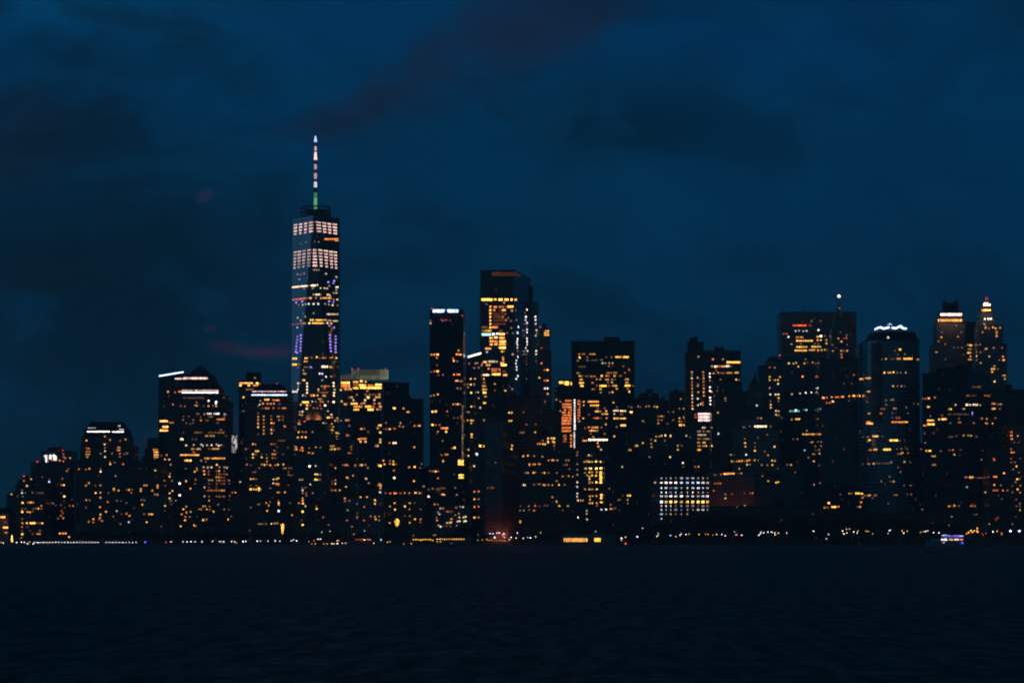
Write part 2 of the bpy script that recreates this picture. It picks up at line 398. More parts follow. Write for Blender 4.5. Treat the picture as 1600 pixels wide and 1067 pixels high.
# --- tower with white striped bevelled crown
B('office_tower', 'tower near the left end with a low sloping crown ringed by white light', 2520, 'granite',
  [(119, None, 222, 719), (125, None, 208, 696), (127.5, None, 201.5, 681)], cat='office tower', ex=[('frus', 672, .95, .93), ('frus', 659.6, .74, .98)], mech=False)
B('apartment_tower', 'brick tower with a small amber window grid beside the slanted light line', 2640, 'brick', [(222, None, 262, 713), (226, None, 258, 700), (230, None, 256, 684)], cat='apartment tower', mech=False)
B('apartment_block', 'dark apartment block left of the pyramid roof tower', 2480, 'brick', [(205, None, 252, 724)], cat='apartment block')
# --- pyramid tower group
B('office_tower', 'slab tower with a slanted white light line along its roof, left of the pyramid roof', 2640, 'glass', [(247.5, None, 300, 589.5)], cat='office tower', mech=False)
B('office_tower', 'wide stepped tower with a dark pyramid roof and two white light bands under it', 2590, 'granite',
  [(262, None, 355.5, 690), (272, None, 353, 625), (280, None, 347.5, 616), (283.7, None, 342, 607.5)], D=60, cat='office tower',
  ex=[('frus', 595, .80, .98, -3), ('frus', 588.5, .92, .96), ('pyr', -1, 570.5, 1.0)], mech=False)
B('apartment_block', 'dark apartment block at the foot of the pyramid roof tower', 2420, 'brick', [(262, None, 316, 742)], cat='apartment block')
B('apartment_block', 'low dark block with few lit windows near the water under the slanted light line', 2410, 'conc', [(222, None, 268, 772)], cat='apartment block')
B('office_tower', 'distant slim tower fully lit in white lattice seen through the gap', 3500, 'stone', [(360, None, 371, 684), (362, None, 367, 677)], cat='office tower', mech=False)
B('office_block', 'mid height dark block filling the gap below the distant white lattice tower', 2700, 'glass', [(350, None, 380, 709)], cat='office block')
B('apartment_tower', 'dark tower with a glowing amber top storey and a dark roof house', 2680, 'glass', [(373, None, 405, 594)], cat='apartment tower',
  ex=[('box', 384, 406, 582, 6)], mech=False)
B('office_tower', 'stepped tower with a trapezoid roof above double white light strips', 2560, 'granite',
  [(380, None, 459, 690), (382, None, 457, 626), (389, None, 451, 612)], D=55, cat='office tower', ex=[('frus', 601, .62, .93, 0), ('beacon', 432.5, 599, 'r', 5, 24)], mech=False)
B('apartment_block', 'dark low block near the water under the trapezoid roof tower', 2420, 'brick', [(356, None, 420, 770)], cat='apartment block')

# --- the tallest tower
cx, cy, hw = -255.5, 3000.0, 30.6
root = empty('skyscraper', (cx, cy, 1.2), 'tallest glass skyscraper with tapering facets and a lit white and green spire', 'skyscraper')
w = MB(); sq = [(cx - hw, cy - hw), (cx + hw, cy - hw), (cx + hw, cy + hw), (cx - hw, cy + hw)]
w.prism(sq, 1.2, 56, cap=False)
b_ = [Vector((*q, 56)) for q in sq]; zt = 423
t_ = [Vector((cx, cy - hw, zt)), Vector((cx + hw, cy, zt)), Vector((cx, cy + hw, zt)), Vector((cx - hw, cy, zt))]
for i in range(4):
    j = (i + 1) % 4
    w.quad([b_[i], b_[j], t_[i]], 0, [(0, 56), (61, 56), (30.5, zt)])
    w.quad([b_[j], t_[j], t_[i]], 0, [(61, 56), (82.5, zt), (39.2, zt)])
w.quad(t_, 1)
ms = [w.build('wall', [MAT['tower1'], roofm], root)]
m_ = MB()
for i in range(4):
    m_.rod(b_[i], t_[i], .55, n=4); m_.rod(b_[(i + 1) % 4], t_[i], .55, n=4); m_.rod(t_[i], t_[(i + 1) % 4], .6, n=4)
m_.build('edge_trim', metalm, root)
m_ = MB()
for z0_, z1_ in ((425, 427), (430.5, 432), (435.5, 437.2)):
    m_.lathe((cx - 0, cy), [(20.2, z0_), (20.2, z1_), (18.6, z1_), (18.6, z0_)], 36, cap=False)
for i in range(36):
    a = i * 6.2832 / 36; m_.rod((cx + 19.4 * math.cos(a), cy + 19.4 * math.sin(a), 423), (cx + 19.4 * math.cos(a), cy + 19.4 * math.sin(a), 436), .35, n=4)
m_.lathe((cx, cy), [(15.5, 423.1), (15.5, 431), (9, 431), (9, 434)], 24)
m_.build('communication_ring', metalm, root)
m_ = MB(); m_.lathe((cx, cy), [(1.9, 434), (1.5, 465), (1.0, 500), (.6, 530), (.2, 542.5)], 10); m_.build('spire', metalm, root)
for (y0_, y1_, ra, rb, c_, l_) in ((309, 327, 2.3, 2.0, 'G', 5), (301, 308, 2.0, 1.8, 'G', 4), (284.5, 293, 2.1, 1.7, 'w', 5), (271, 280, 1.7, 1.9, 's', 5), (257, 265, 1.6, 1.7, 'k', 5), (238, 250, 2.1, 1.2, 'k', 6), (229, 235.5, 1.5, .9, 's', 5), (212, 222, 2.0, .5, 'b', 6)):
    m_ = MB(); m_.lathe((cx, cy), [(ra, Z(y1_, cy)), ((ra + rb) / 2, Z((y0_ + y1_) / 2, cy)), (rb, Z(y0_, cy))], 10); m_.build('spire_light', emat(c_, l_), root)
m_ = MB()
for i in range(4):
    a = .6 + i * 1.5708; m_.rod((cx + 15 * math.cos(a), cy + 15 * math.sin(a), 434), (cx + 1.5 * math.cos(a), cy + 1.5 * math.sin(a), 462), .25, n=4)
m_.build('stay_cable', metalm, root)
BLD.append({'root': root, 'meshes': ms, 'items': []})

B('office_tower', 'stepped tower with an orange lit copper dome in front of the tallest skyscraper', 2500, 'granite',
  [(461, None, 514, 672), (467, None, 509, 662), (474, None, 506, 656)], D=60, cat='office tower', ex=[('dome', 490, 639.5, 13)], mech=False)
DOME = BLD[-1]
B('office_block', 'dark block right of the domed tower with an amber window pair at its top', 2580, 'granite', [(512, None, 556, 690)], cat='office block')
B('office_tower', 'glass tower with three gold lit floors below a pale glass roof screen', 2780, 'teal', [(530.5, 549, 607, 593.5)], al=28, cat='office tower',
  mech=False)
GOLD = BLD[-1]
B('office_tower', 'blank dark tower with a sloping roofline right of the gold lit floors', 2640, 'bronze', [(596, 598.5, 639.5, 597)], al=76, cat='office tower', mech=False)
B('office_tower', 'dark tower shoulder one step lower at the right of the sloping roof tower', 2600, 'bronze', [(600, None, 659, 622.5)], cat='office tower')
B('apartment_block', 'low block topped by a dotted row of red orange windows', 2420, 'brick', [(600, None, 661, 764)], cat='apartment block')
B('apartment_block', 'low wide block with scattered small windows left of the red orange row', 2410, 'conc', [(532, None, 600, 774)], cat='apartment block')
B('apartment_block', 'low dark block at the foot of the domed tower', 2405, 'brick', [(455, None, 533, 788)], cat='apartment block')
B('apartment_block', 'low block in the gap left of the tower with the white roof sign', 2620, 'brick', [(655, None, 676, 736)], cat='apartment block')
B('apartment_tower', 'tall slender dark tower with a white lettered sign along its roof', 2470, 'bronze', [(671.5, None, 723.5, 484)], cat='apartment tower', D=50, ex=[('mast', 692, None, 478, .3), ('beacon', 675, 482, 'r', 5, 4)])
SIGNT = BLD[-1]
B('apartment_tower', 'mid height tower with a slanted white light bar on its roof', 2560, 'glass', [(725, None, 762, 640), (728, None, 752, 563)], cat='apartment tower', ex=[('beacon', 733, 568, 'r', 6, -2)], mech=False)
BAR = BLD[-1]
B('low_building', 'low rounded building traced with strings of small white lights near the water', 2390, 'conc', [(676, None, 733, 790)], cat='building')
# --- second tallest
B('skyscraper', 'tall glass skyscraper with a louvred crown and a glowing amber lower facade', 2960, 'glass', [(750, 803, 829.5, 455), (750.5, 803, 829, 421.5, 1.5)], al=12, cat='skyscraper', mech=False)
SEC = BLD[-1]
B('skyscraper', 'dark blue stepped skyscraper dotted with vertical rows of white lights', 3060, 'aqua', [(806, None, 843.5, 515), (806, None, 841, 472), (806, None, 833, 447)], cat='skyscraper', mech=False)
B('apartment_tower', 'slim rose stone tower with an amber pair of windows at its top', 2900, 'rose', [(837, None, 866, 640), (840.5, None, 861.5, 548), (842.5, None, 859.5, 512)], cat='apartment tower', ex=[('beacon', 844.3, 511, 'r', 6, 4)])
B('apartment_tower', 'stepped dark tower with a small glowing amber loggia at its top', 2540, 'brick', [(756, None, 800, 640), (757, None, 794, 590), (767, None, 784.5, 572)], cat='apartment tower', mech=False)
B('office_tower', 'broad blank dark tower in front of the second tallest skyscraper', 2600, 'granite', [(783, None, 846, 619)], cat='office tower')
B('office_tower', 'front tower with vertical ribs above a red lit base near the water', 2440, 'steel', [(757, 784.5, 812, 655)], al=30, cat='office tower')
REDB = BLD[-1]
B('office_block', 'mid height block with rows of yellow windows right of the ribbed tower', 2470, 'granite', [(809, None, 898, 708), (838, None, 880, 679)], cat='office block')
B('apartment_block', 'low block behind the ferry pavilion with scattered dim windows', 2420, 'brick', [(812, None, 900, 752)], cat='apartment block')
B('office_tower', 'dark tower carrying a glowing yellow rooftop box', 2820, 'brick', [(866, None, 897, 605)], cat='office tower', mech=False, ex=[('box', 873, 894.5, 592.5, 4), ('mast', 876, None, 583, .3)])
YBOX = BLD[-1]
B('apartment_tower', 'narrow tower with a glowing orange side and a bright white corner', 2560, 'rose', [(877.5, 897, 908, 622)], al=62, cat='apartment tower', mech=False)
ORNG = BLD[-1]
B('office_tower', 'big dark rectangular tower with clustered amber windows and a roof house', 2960, 'bronze', [(893, None, 991.5, 532.5)], D=55, cat='office tower', ex=[('box', 944, 968, 526.5, 10, 20)], mech=False)
B('office_tower', 'tower crossed by one bright white floor beside the orange lit tower', 2640, 'granite', [(905, None, 951, 622)], cat='office tower')
B('office_tower', 'dark block with rows of white and yellow windows below the big rectangular tower', 2700, 'bronze', [(947, None, 1000, 624)], cat='office tower')
B('office_block', 'front block with a glowing yellow stairwell column near the water', 2480, 'granite', [(904, None, 946, 705)], cat='office block')
B('office_block', 'black blank block right of the glowing yellow stairwell', 2440, 'bronze', [(944, None, 1014, 716)], cat='office block')
B('office_block', 'stepped dark block on the skyline right of the big rectangular tower', 2850, 'brick', [(990, None, 1031, 622), (999, None, 1029, 614), (1010, None, 1020, 608)], cat='office block')
B('office_block', 'low skyline block in the dip left of the tower with the pink lit panel', 2800, 'brick', [(1026, None, 1052, 626)], cat='office block')
B('apartment_tower', 'dark block with a bright yellow window row left of the pink lit panel', 2760, 'brick', [(1047, None, 1076, 612)], cat='apartment tower')
B('office_block', 'dark front block crossed by a curved row of cream windows', 2600, 'granite', [(978, None, 1082, 672)], cat='office block')
B('office_block', 'dark low block behind the white lit grid building', 2500, 'bronze', [(1000, None, 1090, 712)], cat='office block')
B('office_tower', 'tower with strings of white windows and a pink lit panel', 2700, 'steel', [(1071.5, None, 1116, 551), (1074.5, None, 1100, 534)], cat='office tower')
B('office_tower', 'flat topped dark tower with bright amber strips near its roof corner', 2760, 'granite', [(1100, None, 1157.5, 547.5)], cat='office tower', D=30)
B('office_tower', 'stepped black tower with sloping shoulders below the amber strips', 2600, 'granite', [(1112, None, 1176, 640), (1117, None, 1169, 612), (1122, None, 1160, 597)], cat='office tower')
B('office_tower', 'gothic dark tower with a small pointed spire between two flat towers', 2660, 'stone', [(1160, None, 1196, 640), (1166, None, 1191, 610), (1172, None, 1188, 600)], cat='office tower', ex=[('pyr', 0, 588, .9), ('mast', 1180, 592, 580, 1.2)], mech=False)
B('office_tower', 'dark tower with blocks of pale yellow windows left of the huge flat slab', 2720, 'conc', [(1187, None, 1224, 571), (1198, None, 1222, 562.5)], cat='office tower', ex=[('beacon', 1218.5, 555, 'r', 6, 8)])
B('office_tower', 'stone tower with one row of six bright cream windows', 2560, 'stone', [(1148, None, 1216, 668), (1160, None, 1212, 652)], cat='office tower')
B('office_block', 'reddish low block with warm uplit wall behind the park trees', 2440, 'rose', [(1106, None, 1182, 735)], cat='office block')
WARM = BLD[-1]
B('office_block', 'dark low block right of the warm uplit wall', 2430, 'granite', [(1178, None, 1226, 742)], cat='office block')
B('skyscraper', 'huge flat slab with rows of amber windows near its top and a red lit line', 3050, 'brown', [(1220.5, None, 1338, 487.5)], D=60, cat='skyscraper', ex=[('mast', 1256, None, 474, .8)], mech=False)
B('skyscraper', 'slim pyramid topped tower with a bright white light at its tip', 2980, 'stone', [(1296, None, 1327, 540), (1300, None, 1323, 512), (1304, None, 1319, 498)], cat='skyscraper',
  ex=[('pyr', 0, 472, .98, 1), ('mast', 1311, 476, 455, .9), ('beacon', 1310.8, 463, 'w', 8, 6, 1.7)], mech=False)
B('office_tower', 'black tower with a broken orange row of windows across its middle', 2600, 'glass', [(1279, None, 1345, 560)], cat='office tower')
B('office_tower', 'dark ribbed tower with a slanted row of white lights below the huge slab', 2700, 'teal', [(1221, 1256, 1286, 557)], al=35, cat='office tower')
B('office_block', 'banded dark block low in front of the ribbed tower with white dots', 2560, 'teal', [(1203, None, 1254, 724)], cat='office block')
B('office_block', 'low dark block with an amber row at the foot of the black tower', 2460, 'bronze', [(1280, None, 1350, 763)], cat='office block')
B('office_tower', 'round fronted blue glass tower with a white lit star shaped roof crown', 2520, 'aqua', [(1353, None, 1437, 529, 0, 'arc')], cat='office tower', ex=[('frus', 519.5, .90, .92)], mech=False)
RND = BLD[-1]
B('office_tower', 'narrow banded glass slab at the left flank of the round fronted tower', 2580, 'aqua', [(1343, None, 1362, 537)], cat='office tower')
B('office_tower', 'stone tower with a double ring of cream floodlights around its crown', 3000, 'stone', [(1458.5, None, 1511, 537), (1463.5, None, 1508, 503), (1469, None, 1504, 487)], cat='office tower',
  ex=[('box', 1475, 1480, 470, 12), ('box', 1492.5, 1498, 470, 12), ('box', 1476, 1497.5, 474, 20)], mech=False)
RING = BLD[-1]
B('office_tower', 'dark stepped block between the ring lit tower and the red tipped spire', 3060, 'brick', [(1504, None, 1536, 520), (1509, None, 1524, 503)], cat='office tower', mech=False)
B('skyscraper', 'tapering stone skyscraper with cream floodlit tiers and a red tip', 2940, 'stone',
  [(1527, None, 1573.5, 537), (1529, None, 1568, 508), (1531, None, 1557, 497), (1533, None, 1551, 486), (1535.5, None, 1549, 479)], cat='skyscraper', ex=[('frus', 470, .45, .9), ('mast', 1541.8, None, 461, 1.0)], mech=False)
SPIRE = BLD[-1]
B('office_tower', 'wide dark front tower with slanting broken rows of amber windows', 2440, 'bronze', [(1441, 1512, 1562, 581), (1463, 1512, 1546, 574, 6)], al=22, cat='office tower')
B('office_tower', 'dark flat tower behind the amber windowed tower at the right edge', 2640, 'granite', [(1548, None, 1650, 608)], cat='office tower')
B('apartment_tower', 'brown tower with a column of orange windows at the right edge of the frame', 2500, 'rose', [(1574, None, 1650, 662)], cat='apartment tower')
B('office_block', 'low dark block at the right edge near the glowing dock', 2430, 'brick', [(1546, None, 1576, 700)], cat='office block')
B('office_block', 'narrow dark block in the gap right of the round fronted tower', 2700, 'conc', [(1430, None, 1448, 700)], cat='office block')
# the white grid building by the park
B('office_block', 'low building with a brilliant white grid of windows and one amber floor', 2400, 'granite', [(1015, 1031, 1110, 741)], al=70, cat='office block')
GRID = BLD[-1]
B('low_building', 'long low dark building behind the park trees at the centre right', 2400, 'brick', [(1110, None, 1300, 790)], cat='building')
B('low_building', 'long low dark building behind the park trees further right', 2405, 'brick', [(1330, None, 1640, 800)], cat='building')
B('low_building', 'long low dark building behind the quay at the far left', 2395, 'brick', [(118, None, 262, 795)], cat='building')

# ------------------------------------------------------------------ lit windows, read in enlarged views of the photograph
for r_ in BLD:
    vs, fs = [], []
    for o in r_['meshes']:
        k = len(vs); L0 = r_['root'].location
        vs += [v.co + L0 for v in o.data.vertices]; fs += [tuple(k + i for i in p_.vertices) for p_ in o.data.polygons]
    r_['bvh'] = BVHTree.FromPolygons(vs, fs)
CAMP = Vector((0, 0, CH))
MISS = []
def place(px, py, wpx, hpx, c, lv, name='window', only=None):
    d = ray(px, py).normalized(); best = None
    for r_ in BLD:
        if only is not None and r_ is not only: continue
        h = r_['bvh'].ray_cast(CAMP, d)
        if h[0] is not None and (best is None or h[3] < best[0]): best = (h[3], h[0], h[1], r_)
    if best is None or best[2].z > .7: MISS.append((px, py)); return
    _, loc, nrm, r_ = best
    t = Vector((0, 0, 1)).cross(nrm).normalized()      # to the right along the face, seen from outside
    cosf = max(.35, abs(t.x)); s = loc.y / FP
    r_['items'].append((loc, nrm, t, wpx * s / cosf, hpx * s, c, lv, name))
rng = random.Random(3)
TOK = re.compile(r'^([\d.]+)(?:([->])([\d.]+))?,([\d.]+)(?:([->])([\d.]+))?([a-zA-Z])(\d)(?:\*(\d+))?(?:/(\d+))?$')
def lights(x0, y0, s, txt, name='window', only=None, h=None):
    for tk in txt.split():
        m = TOK.match(tk)
        if not m: raise ValueError(tk)
        u1, m1, u2, v1, m2, v2, c, lv, n, k = m.groups()
        u1 = float(u1); v1 = float(v1); lv = int(lv); n = int(n or 1); k = int(k or 1)
        u2 = float(u2) if u2 else u1; v2 = float(v2) if v2 else v1
        if m1 == '>' or m2 == '>':
            for i in range(n):
                f = (i + .5) / n; w = max(2.2, abs(u2 - u1) / s / n * .82); hh = h or 2.5
                if abs(u2 - u1) < abs(v2 - v1): w = 2.2
                place(x0 + (u1 + (u2 - u1) * f) / s, y0 + (v1 + (v2 - v1) * f) / s, w, hh, c, jl(lv), name, only)
            continue
        du, dv = (u2 - u1) / s / n, (v2 - v1) / s / k
        for i in range(n):
            for j in range(k):
                if n * k > 5 and rng.random() < .06 and name == 'window': continue
                big = lv >= 8
                w = du * .84 if du > 0 else (3.1 if big else 2.6); hh = (dv * .70 if dv > 0 else (3.0 if big else 2.5))
                if h: hh = h
                place(x0 + u1 / s + du * (i + .5), y0 + v1 / s + dv * (j + .5), w, hh, c, jl(lv) if n * k > 2 else lv, name, only)
def jl(lv):
    q = rng.random(); return max(2, lv - 1) if q < .28 else (min(9, lv + 1) if q > .92 else lv)
lights(0, 680, 5.93, """92,508y6 107,545y5 163,565d3 250,467y7 288,408a6 222,420y4 392,387o3 455,430b7 457,408d3 205,508w3 205,533w6 212,566w3 235,533y3 300,530y3 330-410,533d3*4
210,624y8 260,622o5 285,620y7 308,622o5 383,652o5 205,680o3 235,680d3 310,680d3 333,678a4 355,677a6 383,678o4 206,708a8 255,708a6 277,711a6 303,703d3 205,772d3 208,812a6 250,812a7 275-330,812y9*3 348,812o4 370,812d4 392,812y7
206,848o5 253,848d3 205,882d3 280,882d2 370,882o4 206,914y8 303,912o3 348,912y5 368,912a5 198,948o5 425-500,628d3*4 515,648d2 565,645d3 620,330a5 635,312o3 578,402d4 570,460o5 592,460y7 570,535d2 596,565a8 645,652o4 675,652o7 665,595d3
570,698o4 583,720o4 600,670d2 565,743o5 537,768o4 586,766a5 593,608d2 555,907a7 583,907o7 608,907a7 640,940y6 590,200d4 605,210a5 650,210a5 588,172d4 480-535,230o5*4 553,232a6 587,240r6 0-50,757a8*3 25-75,853a8*3 60,900a5 45,900d4""")
lights(110, 640, 4.85, """122,233a6 262,202o5 300,228a5 378,236o4 418,225a5 260,262c6 262,288o4 262,313c6 262,358c6 115-150,293o5*3 118-150,316o5*3 115-148,337a5*3 118-135,358a5*2 355-380,286o5*3 352-378,306a5*3 375,332o5 375,357o4 230,332d4 315,332a4 410,335d4 430,330d4
300,396o4 302,412a7 335,398d4 400,412o5 65,450o5 118,452o4 144,446a6 229,449o4 230,469c7 342,502d5 141,555a6 118,574o6 189,574d3 228,572o5 191,630a7 228,627a5 228,665c5 330,598a6 330,610a5 366,611y6 288,630d3 445,607a6 427,606o4 467,603o4 462,628d4 535,600o6 533,615a6
560,572a5 577,572a5 620,615a5 640,640o5 660,580a5 660,642a5 120,684o6 146,686d4 353,688a4 384,690d3 425,706d3 283,698o5 224,737o6 352,767w5 270,772a6 228,792a6 226,815o6 220,828o5 325,808a4 425,787o5 449,803a6 388,790d3 443,850b7 381,865d4 540,683d4 545,719a6 560,685d4 559,790d4 612,790y7 596,790a6 578,851a7
175,828a7 173,852o5 139,848a5 240,842d5 118,740d3 485,745d2 625-665,303a6*3 630-668,320a7*3 632-668,340a7*3 632-668,357a6*3 636,376a5 640,395o4 643,459y6""")
lights(235, 560, 6.67, """183,347y6 235,478d5 258,352d5 290-325,345o6*3 97-185,652a9*4 125-187,712a9*3 97-185,750a9*4 195-245,668o5*3 310-345,840c8*2 372,905c6 452,900c5 530,895w5 546,908w5 590,902c5 638,902c6 690,895c5 714,908c7 738,903a5 480,457a4 455-500,490a5*4 607,440w7 685,450w8 683,470w7 607,494a6 686,497a6 655,492d4
318,495o4 360,497d4 553,495d3 590-720,575w6*8 565,580o5 765-795,580w5*3 600-650,607a4*4 770,607o4 480-510,575d4*2 525,610o3 345,605d3 400,605d3 690-775,634o6*6 527,645o6 340,640d4 447,640d4 583,645d3 600,645d3 375,673d3 415,680d3 445,672d3 680-720,672d2*3 720-750,742d4*3 455-545,770a3*5 600-690,772a3*4 700-770,772a4*4 570-670,806y5*6
345,770d2 440,840d3 475,840d3 425-460,942a5*3 480-525,942a6*4 640-720,940a6*6 613,940o4 445,972o4 460,980a4 310-510,1005a7*12 560-780,1040a6*14 785,805o3 355-430,1062a8*4 152,1050a6 197,1052a6 170,1005d5 115,1010d3 340-560,410d3*10""")
lights(235, 700, 6.67, """530,130d5 580,140d4 692,173a7 555,197c5 595,202c5 637,200c6 605,197c4 720,197c4 770,200c4 797,205c5 560,237a6 608,240o4 717,237a6 690,238o4 770,237d3 563,273a6 608,272o4 692,270o3 717,270a4 742,272o3 770,270o4 795,272d4 690,302a5 715,302a5 740,304o4 768,305o3
612,332a5 643,333a5 690,335a4 717,335a5 742,337o3 768,337o4 822,335a5 610,370d3 693,370o4 740,370o3 768,370o4 820,370d3 562,408c7 610,408o3 690,408o3 587,440o4 612,440a4 637,440o5 668,440o4 690,440a4 717,440a4 743,440a6 768,440a5 562,500c6 612,503d4 690,500o4 717,505a4 740,503o3 768,503a4 612,545a5 850,462o6 827,497d4
53,233y5 205,265a4 200,295a6 225,340d4 138-152,337y7*2 155,390o5 76,385a5 76,410a5 20,440a5 47,483a4 76,483a5 230,445a6 201,470a6 201,522c6 212,548a4 265,545d4 153,600a6 218,583d3 150,650d3 305,368w8 305,490w8 372,343o7 418,420o6 462,245y7 485,210o5 485,228o5 470,327y4 465,370a3 367,215d4 374,608y5 343,635y6 376,670y5 420,662a5 326,688a5 365,715o5 410,715d4
361,750a7 316,812a7 455,803a6 470,810o5 505,636o4 528,636o5 550,605y7 570,603a6 585,636y7 618,608o4 618,640o4 658,660y6 545,748y8 560,750a7 585,742y6 770,637a4 818,637d3 810,742a6 707,587d4 113,815d3 115,80d3 211,170d5 0-30,688a6*2""")
lights(350, 570, 7.117, """168-385,190-240a8*7/2 240-335,272a4*4 207-224,360a8*2 180,160w5 200,155w5 345,145d5 400,208c5 445-505,386y7*3 568-620,396o8*3 550,390a5 435,430y6 485,430a5 520,432a6 555,430a6 620,432d4 405,400w4 400,440c5 385,455c4 430,482o4 455-510,482o6*4 550,480o5 610,482o4 640-690,482o6*4
380,538d4 380,577a5 380,612a5 380,652y6 380,692y6 380,770d3 442,572a5 442,610a5 442,650o5 442,688a5 442,728a5 442,765a5 525,568o4 525,605o5 527,645a7 555,650o5 527,720a6 555,725o4 528,760a6 598,575a5 615,573a5 655,575d4 613,612a5 655,612d4 678,685o6 670,680a5 535,685d3 320,880a6 347,882a5 525,880o5 545,880o4 568,880o4
600-680,842a3*6 245,935o5 355,958y6 378,958y7 322,993y7 355,995a4 322,1030y6 420,1027y6 478,1035a5 420,995d3 540,993y6 568,993a6 560,952o5 540,1035o5 570,1035o4 475,995d3 655,995d3 205,513d3 220,513d3 590,915d3 710,920d3 82-145,780-980w6*4/10""")
lights(350, 710, 7.117, """5,40o6 10,140c4 35,145c5 5,215o4 35,222d4 55,290a5 60,320d4 40,285d4 180,303c5 92,420o5 127,423o7 118,423o6 65,460d4 55,608d3 45,720a6 80,685d3 255,110d5 300,118d3 392,150a4 420,110a5 450,115a6 478,75a5 478,108o5 513,118a6 570,118o5 600,113a7 660,110a6 685,152o5 720,150o4 748,152d4 718,190d4 720,225o5 748,230o4 780,225d3 665,152d4 540,152d3
350,193o4 325,195o4 298,272a6 328,270a6 358,272a4 360,347o4 295,345d3 297,385y8 328,385a7 358,387a7 388,375y8 388,395y7 408,388o5 550,275c6 585,272y6 605,262y6 548,318c6 570-620,325o7*4 590-615,335o6*3 600,420o6 620,420o4 678,418a6 605,510o4 608,535a7 608,555a6 608,627b8 470,537o5 510,527a5 498,565a5 480,625a6 540,480d3 380,553d4 400,550d3
297,588d4 515,372d4 715,340d3 738,537d3 755,673a5 835,540a5 843,280c5 525,768w7 567,765a6 595,763a5 375-480,770d4*8 285,843d3""")
# tallest tower: two bright mechanical blocks of long panels, then scattered office floors
for i in range(4):
    for a, b_, v in ((112, 165, 220), (180, 228, 210), (245, 290, 201), (306, 374, 187)): lights(445, 325, 8.21, '%d-%d,%ds6' % (a + 1, b_ - i * 3, v + i * 38.5), h=2.6)
    for a, b_, v in ((400, 462, 186), (480, 530, 195), (547, 592, 206), (610, 668, 213)): lights(445, 325, 8.21, '%d-%d,%ds6' % (a + i * 4, b_, v + i * 38.5), h=2.6)
for i in range(6):
    for a, b_, v in ((112, 155, 569), (160, 214, 561), (222, 272, 552), (287, 343, 542)): lights(445, 325, 8.21, '%d-%d,%ds5' % (a, b_ - i * 3, v + i * 40), h=2.7)
    for a, b_, v in ((362, 384, 540), (390, 412, 540)): lights(445, 325, 8.21, '%d-%d,%ds6' % (a - i, b_ + i, v + i * 40), h=2.6)
    for a, b_, v in ((430, 480, 543), (500, 550, 552), (567, 615, 562), (625, 668, 569)): lights(445, 325, 8.21, '%d-%d,%ds6' % (a + i * 4, b_, v + i * 40), h=2.7)
lights(445, 325, 8.21, """505-640,400o6*7 640-685,385-430o7*4/2 272,440d4 385,432d3 433,437g3 205,460d3 165,850s4 205,855s3 250,840s4 188,917p6 557,950p7 632,935p7 622,965p7 527,845c5 375,795c4 405,795c4 430,795c4 660,885c5 92>300,1018>998c7*12 330-395,995c8*3 345-375,1030c4*2 417,988c6 457,1028c5 507,1030c5 540,1033c5 567,1000c4 650-690,1015c7*2 660,1050c5""")
lights(445, 445, 8.21, """250,52b4 657,65c4 660,105c5 625,105c4 370,125w4 395-460,125c7*4 535-580,128c6*3 580,145c5 92>290,195>170o5*12 325,170a7 335,172a6 400,168c4 460,172a6 485-600,170a6*7 625,190a4 660-690,190c6*3 225,212p7 148,228p7 567,212p7 622,222p6 232,258c5 272,250w5 308,245w6 370,245w6 430,245w6 515,245c4 565,253c4 612,262c6 675,265d4 180,260d4
235,370b3 370,365g4 535-690,378c5*8 168,422c5 260,408c5 205,458b5 320-500,452y7*10 520,450c5 540-590,458c5*3 605-680,465c5*6 255,495c5 92>250,510>492d4*8 315,492c7 350-500,492y7*9 545,492c6 593,497y6 222,530d3 162,548p7 572,525p6 630,548p6 163,665p6 163,705p6 155,745p6 150,787p7 150,825p6 140,858p7 160,870p7 207,647p7 207,687p7 205,727p7 205,767p6 203,807p7 203,847p7
577,645p7 577,687p7 583,727p7 583,770p7 585,810p7 590,850p7 650,660p6 652,700p7 650,742p7 650,785p7 650,825p7 652,865p7 97-158,945y9*3 97-155,1022y8*3 165-215,1022o4*3 250-300,940a7*3 345,932d4 410,928a7 450,940d3 490,935a5 520,935a5 580,935o4 605,932a5 660,938a7 245-295,982a6*3 470-550,1050c8*5 570-600,1055a6*2 610,1060o4 685,1055a6 320,1055p5 335,1058b6 240-290,1055d4*3""")
lights(445, 560, 7.62, """157,110c3 303,105p6 225,180a5 245,182a5 222,140c4 415,180w6 445,180b7 493,217c7 550,215c4 445,258c4 230,258y7 215,255y5 160,297c6 178,295c4 265,297c7 165,333c4 265,333c7 157,370c6 265,370c7 265,408c7 90-155,395w6*4 580,292c7 580,328c7 590,370c5 585,408c7 583,440c7 580,518c8 440,330c4 460-530,330o5*5 400,368a6 460-490,360o5*3 420-520,405o4*6 395-410,390c4
215,440w5 315,440o6 345,440y8 390,440a6 460,442a6 480,445a5 245,445d4 205-285,520y8*5 395-450,482a5*4 425,515o5 455,515o5 520,512a5 327,512c5 370,515d4 265,555y7 190,550c5 305,555d4 480,558c8 420,560o4 262,597y8 345,590a4 388,592a4 435,595o4 210,632c6 178,635c4 178,668a5 205,672a5 513,625a5 553,668c6 558,700a5 510,703y7 527,703y7 237,745a6 175,745o4
165,775c5 180,780a5 628,710c5 597,740y5 650,665d4 625,742c4 670,740d4 558,778a5 533,805c4 575,815a5 530-580,850y6*3 560,885y5 615,885y6 640,890y6 617,925y4 622,965y5 130,853p7 110,820a4 130,820a4 165,875y7 210,872o5 250,873o5 330,872d5 155,938a7 205,935a6 248,937y7 120,1047a6 135,1055a6 205,1060o7 370,1055a5 735,735y5 750,735a5 740,915a5 460,768c5 490,770c5""")
